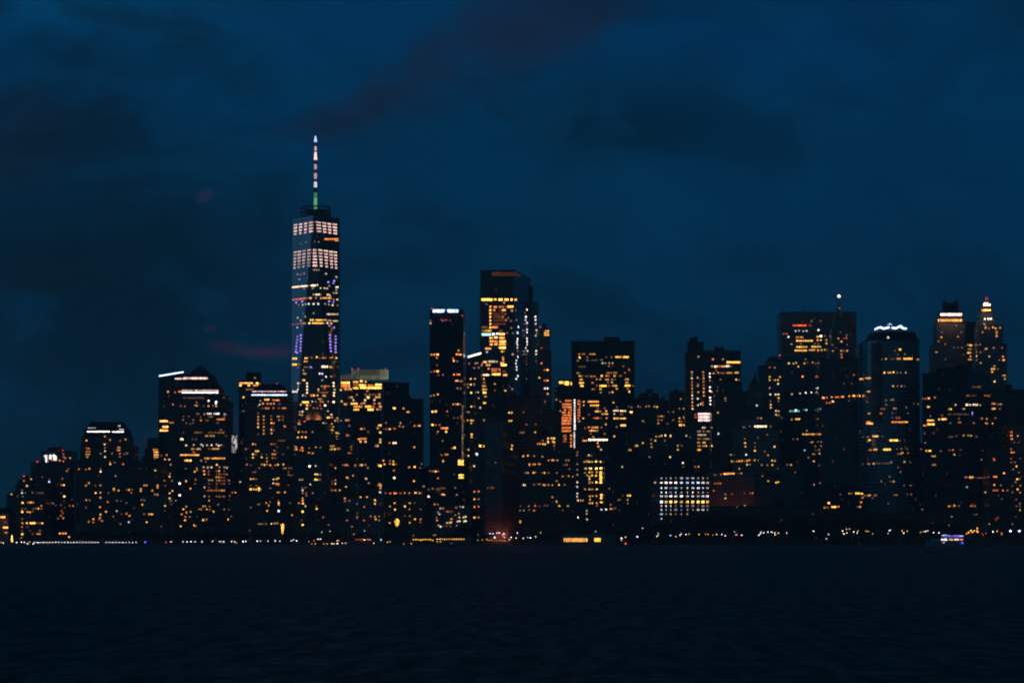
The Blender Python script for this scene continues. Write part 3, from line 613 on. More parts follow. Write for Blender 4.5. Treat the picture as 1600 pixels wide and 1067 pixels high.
lights(445, 690, 6.28, """95,45a6 97,75a6 115,75a6 173,60o6 175,85o6 150,80a4 240,60d4 304,55a5 350,55d4 235,108a5 250,110o4 275,112a5 97,123a4 440-490,42a8*3 440-500,73y9*4 520,65d4 243,240w8 303,237c5 8,258o5 63,258d4 37,298d3 37,325o4 62,328o4 92,325d3 300,318y7 320,320a7 350,322d4 300,370y8 318,372y7 345,372c4 148,372c5 172,372c4 250,418c5 37,425d3 172,452o4 205,450o4
175,475w6 175,502o5 210,503o4 212,527d4 175,555a6 175,578a6 178,605y7 138,602a5 203,630c5 275,503d4 308,603a7 312,630o4 312,657y7 50,600d3 72,718a4 175,685y8 175,815y8 165,770d3 377,740a4 457,228o5 495,257a6 463,410a6 495,410a7 497,375a5 465,387b4 457,475o6 497,475o5 540,475a6 570-605,228o6*3 612,350a6 600,440a5 588,552a5 588,580o4 615,670c4 610,770o5 430,815d4""")
lights(525, 560, 7.62, """60-165,290y8*5 60-170,325o6*5 60-170,345o5*5 60,375y6 100-190,365a6*4 200-260,280a6*4 285-330,270y7*3 345-440,275y6*6 470-500,280o4*2 535-565,272y8*2 205-350,315a5*3 275-355,318y9*5 380-440,320o5*4 465-540,313y9*5 200-265,352y7*4 285-360,348y8*4 370-540,350y8*10 372,385c4 350,430d4 400,430d4 435,430d3 467,430d3 515,428a5 245,432d4
160,465o4 185,462a6 205,495c5 345,495c6 455,492c6 380,462y8 465-525,460a6*4 68,510a6 95-130,545a6*3 175-255,537a7*5 305,537o5 335,530a6 455,537o5 500-530,537a5*2 205-290,572a6*5 300,572a5 345-420,572y8*5 445,572o5 510-540,572a6*2 205-275,608y7*5 375-445,608y9*5 490,605a6 525,605d4 680-710,592y9*2 803,595y6 865,637o7 850,637a6
108-165,733a5*4 160,800d4 300,838o6 335,835o4 500-540,795y7*2 495,830y5 525,880y7 525,965y6 525,995y7 490,1035c5 560-620,838o4*4 640,840a7 680-715,835o5*3 768,768c5 757,805a5 800,812a5 595,765d4 270,960a6 290-360,955o6*5 290,990a6 350,990a6 130,910o4 150,915d4 20,890y6 40,890y5 625-650,1005o5*2 675-720,1005c8*3 935,800o6 995,800o7 980,800a5 933,1055a6 380,870d3 15,710c5""")
lights(525, 695, 6.467, """15,40a4 35,38a4 155,45a4 152,20d4 130,82a5 150,82o4 400,10a4 420,10c5 790,22a6 480,158o7 445,210y8 430,205a6 490,195a7 545,190o5 580,165y6 580,195y7 607,195o4 545,160d4 585,258o5 590,333c8 70,203d3 105,203o6 120,205d4 195,207a5 235,203d4 258,203y6 295,200d4 212,143d4 320,230d4 172,310a5 112,330a6 120,335a5 303,340c5 330,385d4 103,423a6 37,458a6
740,225o7 795,222a8 850,230o4 865,190d4 788,365a7 430,405a5 450,410y6 440,395a5 447,435a5 443,477w6 940,92d4 945,262o6 888,418c4 935,450d4 935,520w8 548,488o6 590,488o7 605,488o6 500,485d4 640-665,485o4*3 695,485o6 740,485o5 790-815,482y7*2 845,485a6 860,485o4 90,540y5 92,568d4 135,563o4 213,592d4 248,527a6 313,525a6 395,557a7 393,592a7 285,625a5
120,658c4 215,690d3 215,725o4 213,737o4 352,720o5 395,725a5 402,750a6 435,720d4 437,760c4 112,762o5 283,760o5 162,825d4 488,688o5 488,715o4 545,620a5 592,587a6 597,652y7 697,620y7 745,587a5 743,650a4 745,717a4 745,785a5 798,750y7 855,650o4 855,750o5 852,780o4 543,787o6 695,717d3 795,585d3 897,600d4""")
lights(660, 470, 8.21, """240,243r4 305,245r5 355,250r4 265,255c3 105,288c5 103,255d4 510,190d4 465,637a6 115,690a6 135-165,690o6*2 175-210,690a8*2 185,730a5 187,825o4 110,910d4 140-165,905o5*2 180-212,903a8*2 205,952d4 262,950d4 440,685o7 465,688o6 490,690a7 395-410,770y9*2 395,740o5 447,775d4 405,945o7 440-485,945o7*3 433,1025y7 455,1025o6 490,1030d5 515,1030d4
678,802c4 707,798c4 663,860c4 722,857c4 620,1000y6 672,1000a6""")
lights(660, 590, 8.21, """450,135o5 490,140d4 580,85o5 620,88y7 665,90c4 585,125c4 625,193y8 685,188d4 715,188w5 722,263a5 108,235c4 147,228c4 197,215o7 200,212a6 397,340o6 455,340a7 430,340o5 485,342d4 128,437a8 155-185,432a8*2 318,432o5 628,370y7 668,370d4 742,385c6 578,440d4 597,440d4 405,515d3 455,515d3 497,495o4 505,520o4 625,548y6 650,548a5 580,547a5 628,583y6 792,545y5
130,605y9 170,605o5 220,605d5 245,648o6 270,645o7 300,650a7 320,645a6 305,693y8 198,692o5 632,725y7 632,760y7 260,810d4 740,877y8 790,880y7 697,978w8 415,897a8 405,897a7 380,905d4 590,923y6 590,1000a7 548,925d4 245,990d4 295,985o5 320,985o6 265,1060o5 455-530,1060a7*4 517>514,350>1040c3*22""")
lights(660, 710, 7.11, """230,75a7 607,3c6 395-460,70-120y9*3/2 400-460,215-270y9*3/2 575,127c7 83,182a4 115,185o5 147,187y7 175,185o4 172,262o6 112,378d4 150-200,378o3*5 150-200,395o2*4 215,372o4 243,372o4 220,442a6 240,445a7 365,368d4 383,445c4 70,465w7 27,553o4 135,552a5 172,553o4 200,597c5 232,597a5 175,640c4 190,660c5 158,700a4 162,730a5 180,787c5 203,800c6 238,795d3 375,588o5 420,578c4 450,582w5
260-335,633o4*6 405,655a5 410,697c5 412,738c6 390,742c5 310-335,715a5*2 320,752y7 273,757c5 300,757y6 365,672d4 455,697c6 480,690c6 480,737c7 465,740c6 380,787d4 578,412a6 625,408o6 578,495a6 625,495d4 578,580o6 625,578o5 583,697a7 573,700a6 625,697o5 770,368o4 310,795d3 270,795d3""")
lights(740, 410, 8.21, """100-240,478y9*5 260-295,475y7*2 320-500,478y9*7 525-555,478y8*2 165,535d4 393,515d5 215,568a6 215,612a7 215,655a6 215,700a7 215,745a7 215,790a7 215,835a7 255-300,572o6*3 325-355,570o5*2 365-420,570o4*3 430-510,568a8*5 250-280,612o6*3 330-345,612o4 365-415,612a7*3 480-505,620a5*2 540,615d4 280,660o3 410,660o4 330,700c4 375,702a5 445,712d4 350-420,740o3*4 415,740o5
480,750d4 550,738d4 240-310,832o7*4 105-165,832a4*4 165,832d4 485,840y4 105-230,878y5*6 330-380,880o4*3 105-225,925g8*5 240-270,920w8*2 285-325,915w7*2 330-400,920a8*4 430,905d4 205-245,968a7*3 265-310,962c7*3 330-400,968a7*4 210-245,1012a7*3 260-310,1018o6*3 330-415,1018a8*4 210-245,1052a7*3 265-300,1050y7*3 330-415,1052a7*4 255-400,640-760o2*9/4 250-420,790o3*9
683,605w7 657,645d4 670,700w7 665,740b6 683,775w6 683,820d3 683,860b7 683,897w6 683,975w7 685,1020w6 687,1055w6 793,697w7 795,738w6 797,787w6 807,870w6 810,910d4 797,940w5 573,827w6 562,903b8 505,908d4 563,980w6 555,1020w6 560,1055w6 905-935,865-945a8*2/3 945-965,865-945a8*2/3 230-620,125-175o2*14/2""")
lights(740, 530, 6.67, """165-190,20a6*2 200-240,20o6*3 265-340,20a7*5 170-190,55a6*2 220-250,52a7*3 265-335,55a7*5 265-335,88y9*5 120-185,97a6*5 140,133b5 285-325,127a5*3 305,190o5 308,210o6 100-135,237a7*3 145-250,232c5*9 290,250c6 310,238a5 130-175,268a6*4 285-345,268y8*4 155,307a5 185-280,300-340o6*5/2 190-280,350-380y9*5/1 300-340,335o4*3 295-350,372a7*4 100-165,372c7*5
110,412a6 85-120,450o5*3 85-130,487a6*3 90-140,522a6*4 85-135,555y9*4 110-135,595y5*2 100-130,663y7*2 68,713c6 110,843y6 222,465a5 222,533o4 330,535y6 407,157d5 403,518c4 370,765y7 397,765a6 372,850y6 393,848a6 455,15w5 453,50w6 455,88w5 458,122d4 460,183w6 445,220w6 440,252w6 447,287w6 447,318w6 460,383w6 443,413w6 557,20w6 557,55w5 542,90w6 560,122w6
550,160d3 550,195d3 550,228d3 550,260d3 550,415d3 652,122w7 652,155w6 650,228d3 708,92o4 707,250o6 740,320o5 770,320a8 740,430o5 770,430o7 743,512w7 770,512w7 773,568o7 685,400y6 745,650d4 822,680c4 863,628a5 25,250c4 40,250c4 15,412a6 5,470c4 45,553w5 52,613a5 10,700d4 642,968y6 550,888o4 520,760d3 645,885d3 480-530,972d4*3 775,1030y7 810,1030y6 840,1030y6 720,1055o5 775,1062y6 830,1060y6""")
lights(740, 680, 5.93, """60,98y9 95,100a7 355,95y6 350,127y7 203,253a3 690,28y7 725,28y7 745,28y7 690,65y7 735,60y7 748,65y6 643,48o4 595,80o5 617,78a6 643,80y6 662,82y6 745,95o5 460,192a7 503,188a6 560,190a4 638,197c4 695,232o5 727,230a6 740,230a7 516,265a6 518,275a5 550,268o5 567,268a6 595-620,265o6*3 503,347c5 480,347d4 555,345a6 570,343o4 638,345o4 658,348a6 695,347a3
455-485,460c6*2 600,450a4 615,453a4 640-665,460a6*3 685-705,460a5*3 730,460a5 560,455d4 175,485o3 187,485o3 133,487d3 430,695d4 465,695d4 515,690d4 560,695o5 512,655d4 570,652o5 650-690,650d3*4 435,655d3 610,655d3 730,572y5 768,610y5 768,425a5 432,805y6 432,795y5""")
lights(860, 510, 7.114, """320,308a5 350-385,308a4*3 435-490,308a5*4 490,308y5 325,345y8 303,380c4 413,375c4 410,340d4 450-520,375d3*5 550-585,372c3*3 580,408c5 610,408c4 645-660,408c5*2 690,408c5 650,440d4 320,448a3 348,448a3 378,448c3 812,443d4 720-790,340y7*5 805-870,340y8*5 680,342a4 620,342d3 875,483a5 830,515a4 300,517a5 320,517d4 625-660,515o5*3 680,515o4 700-740,515a5*3
325,550a6 345,553a5 375-420,552d4*3 450,555o5 475,555o4 495,555d4 560-580,550y8*2 615-660,550a5*4 620,548a6 700-725,550y7*3 770,548d4 785,548d4 345,590y6 330,592a5 515,587y5 555,587a5 605-650,590y6*4 685,590a5 715,590o4 825-870,587y6*4 320-370,627y8*4 465,625a5 475,627o4 685,622a6 640,622d4 830-870,622a6*3 330-370,660y8*4 515,657o4 545-625,660y8*6 650,660d4 685-745,658a6*4 730,660y7
825-890,657y8*5 905-930,657o4*2 470,697a5 490,697o3 545-570,695y6*2 725-750,693y6*2 850-870,692y5*2 550-570,733y5*2 690,730y6 655,733d4 870-885,725y8*2 700,845y6 370,835a6 370,877y5 415-540,835a7*8 440-540,877a7*6 495-540,943y7*4 555,943y5 525,910o4 590-615,910o4*2 620,940y6 570-640,972a6*5 365,1020y6 475-540,1018o6*4 625,1018a5 430,980d3 565,1018d3
700-760,935c7*4 775-840,938c7*4 710,972c5 780,975o4 800,975o4 700-765,1022y7*4 775-840,1022y7*4 880-915,950a9*2 905,900d3 870,890d3 738,898d4 68,812a5 110,835o5 110,940o5 22,868d4 975,885d4""")
lights(860, 510, 7.114, """132-240,850-1060o6*5/7 165-240,825o6*4 258-278,805-1067w7*1/9 300-332,815-1067o5*2/8""", only=ORNG)  # orange lit face and white corner put in as glowing panes
lights(860, 650, 5.08, """90-168,5-70o7*5/3 90-165,80-130o6*4/2 100-130,145-210o5*2/3 165,140-250o5*1/4 184-200,8-110w7*1/7 182-196,120-270w6*1/9""")  # lower part of the same lit face, also as glowing panes
lights(860, 650, 5.08, """305,88o6 325-380,90a6*4 405,90o4 440,65y6 275,95o4 305-380,115a6*5 320,140a4 430,140a4 340,165a5 255-290,195a6*3 300-455,188c9*12 375,213a6 380,240a6 402,265c6 555-600,73y8*3 510-545,18y6*3 560-600,18y6*4 507,160a6 525,85d4 620-640,268y5*2 675,238y4 690,235y5 570,402c5 305,310c6 325,312d4 270,362y5 290,358y5 307,362y7 330,362y6 355-370,360y8*2 390-405,362y7*2
270-290,415y6*2 305-330,415y8*2 355-375,415y9*2 390-410,413y9*2 310,445y6 330,445y5 360-372,445y6*2 390-410,435-535y9*2/7 310,470-540y6*1/4 362,472y7 330,470y6 365,525y8 333,525y5 293,470y5 275,450y4 275,580y5 310,580y6 332,580y5 360-375,580y7*2 312,635y5 333,633y5 365,633y6 395-412,615-690y9*2/5 315,660y5 312,690a6 333,690a6 368,688a6 405,740w6 442,740w6 478,735o6 495,735o4 515,730d4 478,703d4 370,710d4
468,575d4 540,665d4 555,660d3 615,630y7 633,630y7 613,663y5 615,693a4 575,630d3 125,350a4 145,350a4 110,387a3 130,385a4 150,420o4 10-30,348o6*2 55,350d5 50,450o4 97,478o5 145,475a5 178,480o5 50,515y5 68,545y6 15,547a5 113,545a4 15,643y5 50,680y5 70,712y6 138,712y5 98,745a3 288,750c5 288,773c5 290,818c5 222,803w8 220,668c7 240,668c5 258,668o5
212,380c3 212,425c3 212,465c4 212,525w6 212,560w5 212,613w6 212,638c5 215,285o4 210,310d4""")
lights(980, 580, 7.62, """35-55,487a9*2 225,420a4 260,415c4 325,420y5 340,420y6 355,425y6 130,420d4 155,425d4 405,535o6 372,537d4 430,535d4 370,580o4 350,580d4 410,580d4 370,620a5 345,622d4 478,622d3 490,483d3 548,483d4 547,580d4 638,330a5 690,328o3 620,445d4 675,445a6 685,520o5 622,557y6 680,557a6 675,550y5 620,597a5 645,603o4 618-655,640y8*3 670-700,640y8*3 183,590c4 200,600d3
110,883y6 97,890a4 185,853y6 25,938y5 40,938y5 345,775a5 383,775a5 410,767y6 447-463,763c8*2 508-524,768y8*2 285,812a4 325-345,825c6*2 287,860a5 290,900a5 448,825a4 602,885y5 602,933y6 650,885d3 703,767w5 750,785d3 265,1018c4 510,1020c6 17,420d4 52,430d4
770,10a6 770,45d4 770,83c7 772,128o5 773,165a5 773,205a6 773,248o5 775,288c6 775,325c6 775,368a6 775,408a6 778,445c6 838,77c5 842,155a4 842,175a5 845,248c5 840,325w6 855,325o4 843,403c6 875,388c6 898,370o5 900,400o5 905,10a5 907,48a5 910,85a6 908,125a5 910,165o5 912,205a6 910,248a6 912,290a6 983,28w7 983,68w7 985,110d5 985,190w7 985,232w7 1003,243a6 987,313w7 990,350w7 990,392w7 1030,25a5
800-830,500-560e5*2/2 845-1005,490-600k8*9/3 890-935,670c5*3 985-1015,668c4*2 830-1010,715c4*8 835-940,757c5*5 985-1010,752c4*2 835-1010,803c4*8 835-865,848y5*3 895-935,848y6*3 985-1005,840c5*2 835-950,888a5*6 985-1015,888y7*2 835-880,935a7*3""")
for u in (308, 360, 412, 467, 530, 597, 657, 717, 770, 820):
    for v, q in ((262, 5), (312, 8), (370, 7), (420, 7), (462, 8), (525, 9), (570, 6), (612, 5), (660, 5), (712, 6)):
        if v >= 712 and u > 310 or v >= 660 and u > 620: continue
        c = 'y' if v == 525 and u > 310 else rng.choice('wbbwwk') if v < 500 or u < 320 else rng.choice('wwcyb')
        l_ = q if rng.random() < .7 else q - 2
        if u < 320: l_ = max(l_, 6)
        a = 15 if v in (312, 462, 525) or rng.random() < .35 else 7
        l_ = max(4, l_ - rng.choice((0, 0, 0, 1, 1, 2))) if u > 320 else l_
        lights(990, 710, 7.11, '%d-%d,%d%s%d*%d' % (u - a, u + a, v, c, l_, 1 if a < 12 else 2), h=4.0 if v == 525 else 2.7)
lights(990, 710, 7.11, """177,28c3 405,27c5 548,92w6 553,135d3 683,135y4 722,135y5 240,310c5 847,75d3 865,97d3 995-1060,215a6*5 970,220o4 905,228d3 890-990,320o4*8 890,402a4 1020,440d4 1020,487a6""")
lights(1060, 520, 5.925, """320,245o6 413,245a5 445-575,272y8*10 330-350,312w8*2 300-440,310a6*6 440-475,308w7*2 490,308o4 350,345a4 368,370a5 325,375a5 390-430,372d4*3 445-500,370a6*5 520-560,368y6*4 390,432a4 465,432y5 495,432a5 535,432y6 560,435o4 185,220a5 360,535a5 433,605a5 437,628a4 365,737a6 370,932w6 615,980d4 617,1018y6 620,1052o5 595-625,875d4*3 660,865d4
725,672w6 737,788c3 767,790a5 700-820,865c8*5 855,868c4 822,940o4 735,970d3 888,1055y6 845,320a4 892,322a4 845,408y6 845,437y6 893,437y6 920,437y6 923,472c6 940,408y5 845,510d5 850,570c7 900,570c6 925,570c7 927,603a6 927,632o4 853,632d4 855,665a6 855,692c6 903,722c6 928,725a6 905,757c6 930,762a4""")
lights(1110, 690, 6.28, """343,47a6 437,88a7 437,50o3 437,12d3 628,48y7 533,95d4 565,132c4 200,128c4 350,127w6 212,192a6 235,192a6 260,192o5 283,190a6 308,187a6 335,190o4 360,187a6 383,180y6 433,180a5 467,182d4 360,225y6 388,222d4 283,265a5 303,310c4 278,310d3 130-150,315a8*2 165-240,312a7*5 105,320d4 30-60,325d3*3 605,185y6 632,187a5 607,228y6 503,228c4 558,230d4 660,262d3 757,222d3 792,228a5
563,305a6 603,307y6 510,335a4 567,385a5 645,400y6 665,395y6 33,480a5 147,553y6 147,515d4 213,512o4 390,505o4 415,503o5 337,628a6 260,640d3 335,505d2""")
lights(1200, 450, 6.273, """240-375,367e7*7 390-430,367e4*3 425,325d4 515,325d3 270,422w5 305,418w5 345,422w5 377,420w5 495,412w7 150,450d4 182,450o5 200,480c7 270-345,483o6*5 475-495,478a7*2 505-530,472w9*2 555,470d4 230,550d5 275-440,517y7*8 485,510a6 517,510a6 572,510y5 573,543a6 320,548d4 458,547d4 493,547d4 275-385,577y7*5 425-520,575y6*4 260-380,612y7*6 400-465,607y6*4 490,610a6 525,607y6 557,605y6
690,495a5 720,525a6 767,490o5 745,495d3 770,463d4 773,555d4 632,557d4 665,585d3 635,617a5 717,615a5 775,615a6 745,617d4 720,650o5 722,680o5 710,435d3 700,198c4 205,738y7 252,740y5 278,733c5 355,738y6 367,698d4 382,728d3 435,730c5 298,770y5 497,735d4 340,867o7 842,852o5 745,937d3 820,937d3 905,892a6 930,892a6 235,1040c5 315,1032c5 368,1025w7 423,1022w7 477,1020w6 490,980w8 475,983w6""")
lights(1200, 610, 6.273, """530-555,72o8*2 575,70o5 625,65o6 655-700,65o6*4 715-745,62a6*2 795,55o6 830-850,52y8*2 870-905,52y8*3 575,122o5 605,120o5 625-645,108a8*2 795,100d3 210-310,202g5*6 275,195g8 375,190g7 355,190g4 480-520,180g4*3 233,285a5 270-315,280y7*4 483,345d4 380,392a5 335-520,428a6*12 375,430y7 435,427y7 415,508d4 432,505a5 490,503y6 520,503d4 467,545a5 520,543d4 502,580a4 357,585g6
460,583d3 430-465,622a5*3 490-510,617a6*2 395,657a4 447,692y6 290,475d4 248,475d3 187,727d3 225,728o6 265,800d3 500,735d3 508,905d4 450,920d5 745,575d3 930,458o5 930,720d4 795,1008a5 820,1007d4 710,1018d3 855-900,1007y8*4 905-930,1010y7*2 925,1050a5 62,550y7 135,268a3 25,352d4 130,403d3""")
lights(1200, 750, 9.7, """695,68d5 787,40d3 920,345a8 855,415a5 880-920,415o4*2 960-1035,405y8*5 1050-1080,400o6*2 1230,203d4 1410,335o7 1362,402o4 1395,402o6 1435,265a5 1465,238a4 1500,238a4 1535,232a6""")
lights(1330, 500, 6.667, """385,182w6 500-520,308a8*2 500,305a5 455,320d3 558,355d4 485,360d3 470-515,403a6*3 540-650,403y8*9 680-710,410o6*2 363,405a5 320,410d3 410-450,407d3*3 240,460y6 283,460d4 230,502d4 345,548y7 375-415,548a6*3 440,543y7 478,548d4 515,548d4 567,548a5 280,548o5 235,550d3 105,612a7 130,612d5 150-210,605a7*4 160-195,745a6*3 437,688y6 483,688d4 523,688d5 555,688d3
363,835c3 410-450,830c4*4 250,925a5 318,925o4 345,925d4 435-475,920a5*3 573,910d4 187,972a5 240-260,968o4*2 280-325,972o6*3 365,880d4 430,970d3 590,970d3 165-230,1062o6*4 420-520,1062o6*6 540-590,1062a6*4 650,870d3 695,875o4 430,1015d3 460-515,1018o4*3 20-40,790a8*2 60-95,790a8*3 27,570o4""")
lights(1330, 650, 5.083, """120-175,57a8*5 325-360,48o7*3 375-410,48a7*3 425-450,47a7*2 90-115,165d4*3 135,165d4 170-215,160y7*4 250,160d3 147,190y7 132,200a4 305-370,192y9*5 383,195d4 140-165,268o5*2 180-208,265a6*2 255-315,265y8*5 365,260d3 398,258d4 445,260d3 372,300o4 393,298a5 407,290a5 450,293a4 140,378a5 180,378c5 200-310,375d3*10 318,365c4 422,363y5 467,365d3 372,408d3 390,443a4
305,480d4 240,518d4 337,518a5 315,520d3 470,550a4 420,550d3 335-370,625a4*3 445,620d3 475,620d4 295,693d3 105,630a5 125,630a4 147,628y6 180-205,628o4*2 90,645a5 170,650d3 555,262d4 598,275y6 565,740d4""")
lights(1430, 450, 5.618, """230,433y6 235,387d4 262,492o4 205,468d4 190,563a5 182,563a4 375,427o5 405,388d4 360,330d4 340,523d3 375,523d3 410,523d4 265,625d3 425,585d3 455-475,500a5*2 475-500,503y7*2 525-548,500y6*2 460-495,537a5*3 535,537d4 570,497d4 455-495,568a6*3 540,563y5 572,563d4 485,600a6 540,598y7 470,628a5 487,628a5 540,632y5 575,657y5 625,533a6 615,535a5 688,525c4 762,525o4 650,600a5
770,602o6 765-785,632a7*2 737,632d4 695,685a5 672,710y7 693,710y7 725,710d4 675,735y7 770,768a5 785,768a5 787,798c5 697,820y7 605-620,272w8*2 635-650,270w9*2 665,270w8 605,315c5 617,350a6 617,335a4 645,355d4 683,345a7 705,355c5 745,350a5 590,388y5 715,375-430a6*1/4 505-530,867a4*2 540-575,867o5*3 500,867d3 70,970d4 85-100,970o5*2 120,968a7 173,960a5 355,1025y6
445-490,1025c8*4 503-550,1023c9*4 570,1027o7 105-128,1043y7*2 610,943a5 625-655,945o6*3 450-480,943o5*3 490-540,945d4*4 670-705,1015o6*3 720-760,1020d5*4 60,1045d3 290-320,1062a5*3 430,1060a5 668-705,1058y6*3""")
lights(1430, 620, 6.276, """335,123y5 350,120y7 480,118y6 470,118a4 320-530,170d3*12 558,155p8 558,172p7 150,187d4 265,182d4 115-190,230a7*5 235,220a7 255-310,218a8*4 80-115,280o6*3 120-190,268y8*5 430,213d4 345,257d4 420-450,250o5*3 572,255y5 655,212a6 700,215a7 640,212o4 680-715,258a7*2 745-765,260y6*2 775-795,207o4*2 745-760,118y5*2 820-840,118d4*2 320-375,392d3*4 405,382d3 475,378a5 510-555,378y7*4 580-620,390d4*4
92,357r4 182,352r4 100,450d4 110,528y6 130-160,528y7*2 158-200,580a5*4 250,530d4 335,522o4 370,520o5 385,565a6 380,560a4 165-205,665o5*3 430-460,518d2*2 660,525d3 647,615d5 770,605e5 775,620o5 930-955,345o5*2 930-955,378o6*2 935-958,412o6*2 1005,382d5 940,510d4 935-975,543o6*3 940,605o4 940,640o4 975,640d4 1030,605d3 993,680y7 960,710d4 1018,740d4 870,748a7 1000,805y7 1020,805o4 765-805,782o7*3
720,782d4 580-700,792d4*10 485-510,787d5*2 525-570,788y9*4 775,862a6 840,865d4 1030,868o5 985,835d4 770,915a5 785-815,915o5*2 860,917o6 905,915d4 1003,905y7 1028,937o5 952,870d3 953,935d4 690,935a6 683,932a5 508,883g5 815,965d2 850,1000d3 990,1005d3 1025,1045d4 345,1065o4 380,1060a4 540-585,1062o5*3 970,445d3 1015,445d3""")
lights(1430, 770, 9.41, """495,195y5 512,190y5 575,185a6 645,190d4 815,190o6 840,190o6 880,193a5 535,348c4 1185,390e4 1210,365e4 1540,250a5 1537,155d4 1488,190d3 870,320d3 905,315d3 1540,195d3""")
# crown strips
CR = 'light_strip'
lights(0, 0, 1, "135.5-172,674.2w9*6 174.5-194,674.6w9*3", CR, h=1.9)
lights(0, 0, 1, "137-150,668.5w5*3 186-194,671w7*2 184-189,665.2w7*1", CR, h=1.2)
lights(0, 0, 1, "248-286,588b8*6", CR, h=2.2)
lights(0, 0, 1, "273-325,591s7*16", CR, h=3.6)
lights(0, 0, 1, "284-341.5,613.2w9*12 284-341.5,610s6*14", CR, h=2.0)
lights(0, 0, 1, "392.5-449,617b9*12", CR, h=2.1)
lights(0, 0, 1, "394-448,611.8s7*16", CR, h=2.2)
lights(0, 0, 1, "1469-1503,491.5s9*12 1465-1506.5,500.5a7*12", CR, h=4.2)  # glowing strips stand in for the floodlit masonry of the crown
lights(0, 0, 1, "1536-1548,476.5c9*4 1533.5-1551,485.3a9*6", CR, h=4.6)  # floodlit spire tiers put in as glowing strips
lights(0, 0, 1, "1537-1548,474s9*3", CR, h=3.0)

HAZE = 8.5e-5
lights(0, 0, 1, "873.5-880.5,594.5-600.5y8*3/1 882-889,594-603.5y9*3/1 891.5-893.5,595.5-603y8", only=YBOX)
lights(0, 0, 1, "532-548,590g5*7 550-604,589-592.5g4*9/1", only=GOLD)

# signs, sloping light bars, roof screens and floodlights that belong to single buildings
def slab(root, Y, pts, c, lv, name, depth=.6, mat=None):
    m = MB(); P = [(X(a, Y), Z(b, Y)) for a, b in pts]
    m.quad([(x, Y, z) for x, z in P]); m.quad([(x, Y + depth, z) for x, z in reversed(P)])
    for i in range(len(P)):
        (x0, z0), (x1, z1) = P[i], P[(i + 1) % len(P)]; m.quad([(x0, Y, z0), (x0, Y + depth, z0), (x1, Y + depth, z1), (x1, Y, z1)])
    return m.build(name, mat or emat(c, lv), root)
r = SIGN19['root']; Y = 2522
slab(r, Y, [(71, 723), (73.6, 723), (73.4, 711), (71.6, 710.6), (68.4, 712), (68.8, 713.6), (71, 713.2)], 'w', 7, 'sign_figure')
slab(r, Y, [(77, 716.5), (79.8, 717.6), (80, 711), (78.8, 710), (77.2, 711.2)], 'w', 7, 'sign_figure')
slab(r, Y, [(83.2, 717), (87, 719), (88, 716), (87.4, 712.5), (84, 709.8), (82, 711), (83.4, 713.5)], 'w', 7, 'sign_figure')
slab(r, Y, [(74.8, 720), (76.4, 721.5), (76.2, 711.5), (75, 711.5)], 'd', 3, 'sign_figure')
r = SIGNT['root']; Y = 2469
slab(r, Y + .45, [(675.5, 488.6), (717, 488.6), (717, 483.2), (675.5, 483.2)], 'w', 1, 'sign_board', .5, roofm)
def letter(x, w, k):
    a, b, t = 483.7, 488.1, .75
    parts = {0: [(0, t, 0, 1), (t, w, 0, .2), (t, w, .8, 1)], 1: [(0, t, 0, 1), (w - t, w, 0, 1), (t, w - t, .4, .6)], 2: [(0, t, 0, 1), (t, w, 0, .2), (t, w, .4, .6), (t, w, .8, 1)],
             3: [(w / 2 - t / 2, w / 2 + t / 2, .2, 1), (0, w, 0, .2)], 4: [(0, t, 0, 1), (w - t, w, 0, 1), (t, w - t, 0, .2), (t, w - t, .8, 1)]}[k]
    m = MB(); Yf = Y
    for u0, u1, v0, v1 in parts:
        m.box(((X(x + u0, Yf) + X(x + u1, Yf)) / 2, Yf + .1, (Z(a + (b - a) * v0, Yf) + Z(a + (b - a) * v1, Yf)) / 2), ((X(u1, Yf) - X(u0, Yf)) / 2, .3, (Z(a + (b - a) * v0, Yf) - Z(a + (b - a) * v1, Yf)) / 2))
    m.build('sign_letter', emat('b', 9), r)
for i, k in enumerate((1, 4, 2, 0, 4, 3)): letter(676.6 + i * 3.15, 2.7, k)
for i, k in enumerate((3, 2, 4, 1, 0, 2)): letter(698.6 + i * 2.95, 2.5, k)
def slant(rec, Y, x0, y0, x1, y1, base, c, lv, th=2.0):
    slab(rec['root'], Y + .4, [(x0, base), (x1, base), (x1, y1), (x0, y0)], 'w', 1, 'parapet', 9, MAT['glass'])
    slab(rec['root'], Y, [(x0 + .3, y0 + th), (x1 - .3, y1 + th), (x1 - .3, y1), (x0 + .3, y0)], c, lv, 'light_strip', .38)
slant(BAR, 2562, 731, 556.5, 752, 550.5, 563.5, 'w', 9, 2.4)
SL = next(q for q in BLD if 'slanted white light line' in q['root']['label'])
slant(SL, 2639.5, 248, 586.6, 287, 580.2, 590.5, 'b', 9, 1.7)
slab(SL['root'], 2641, [(270, 590.5), (300, 590.5), (300, 584.5), (287, 584.2), (270, 586)], 'w', 1, 'parapet', 9, MAT['glass'])
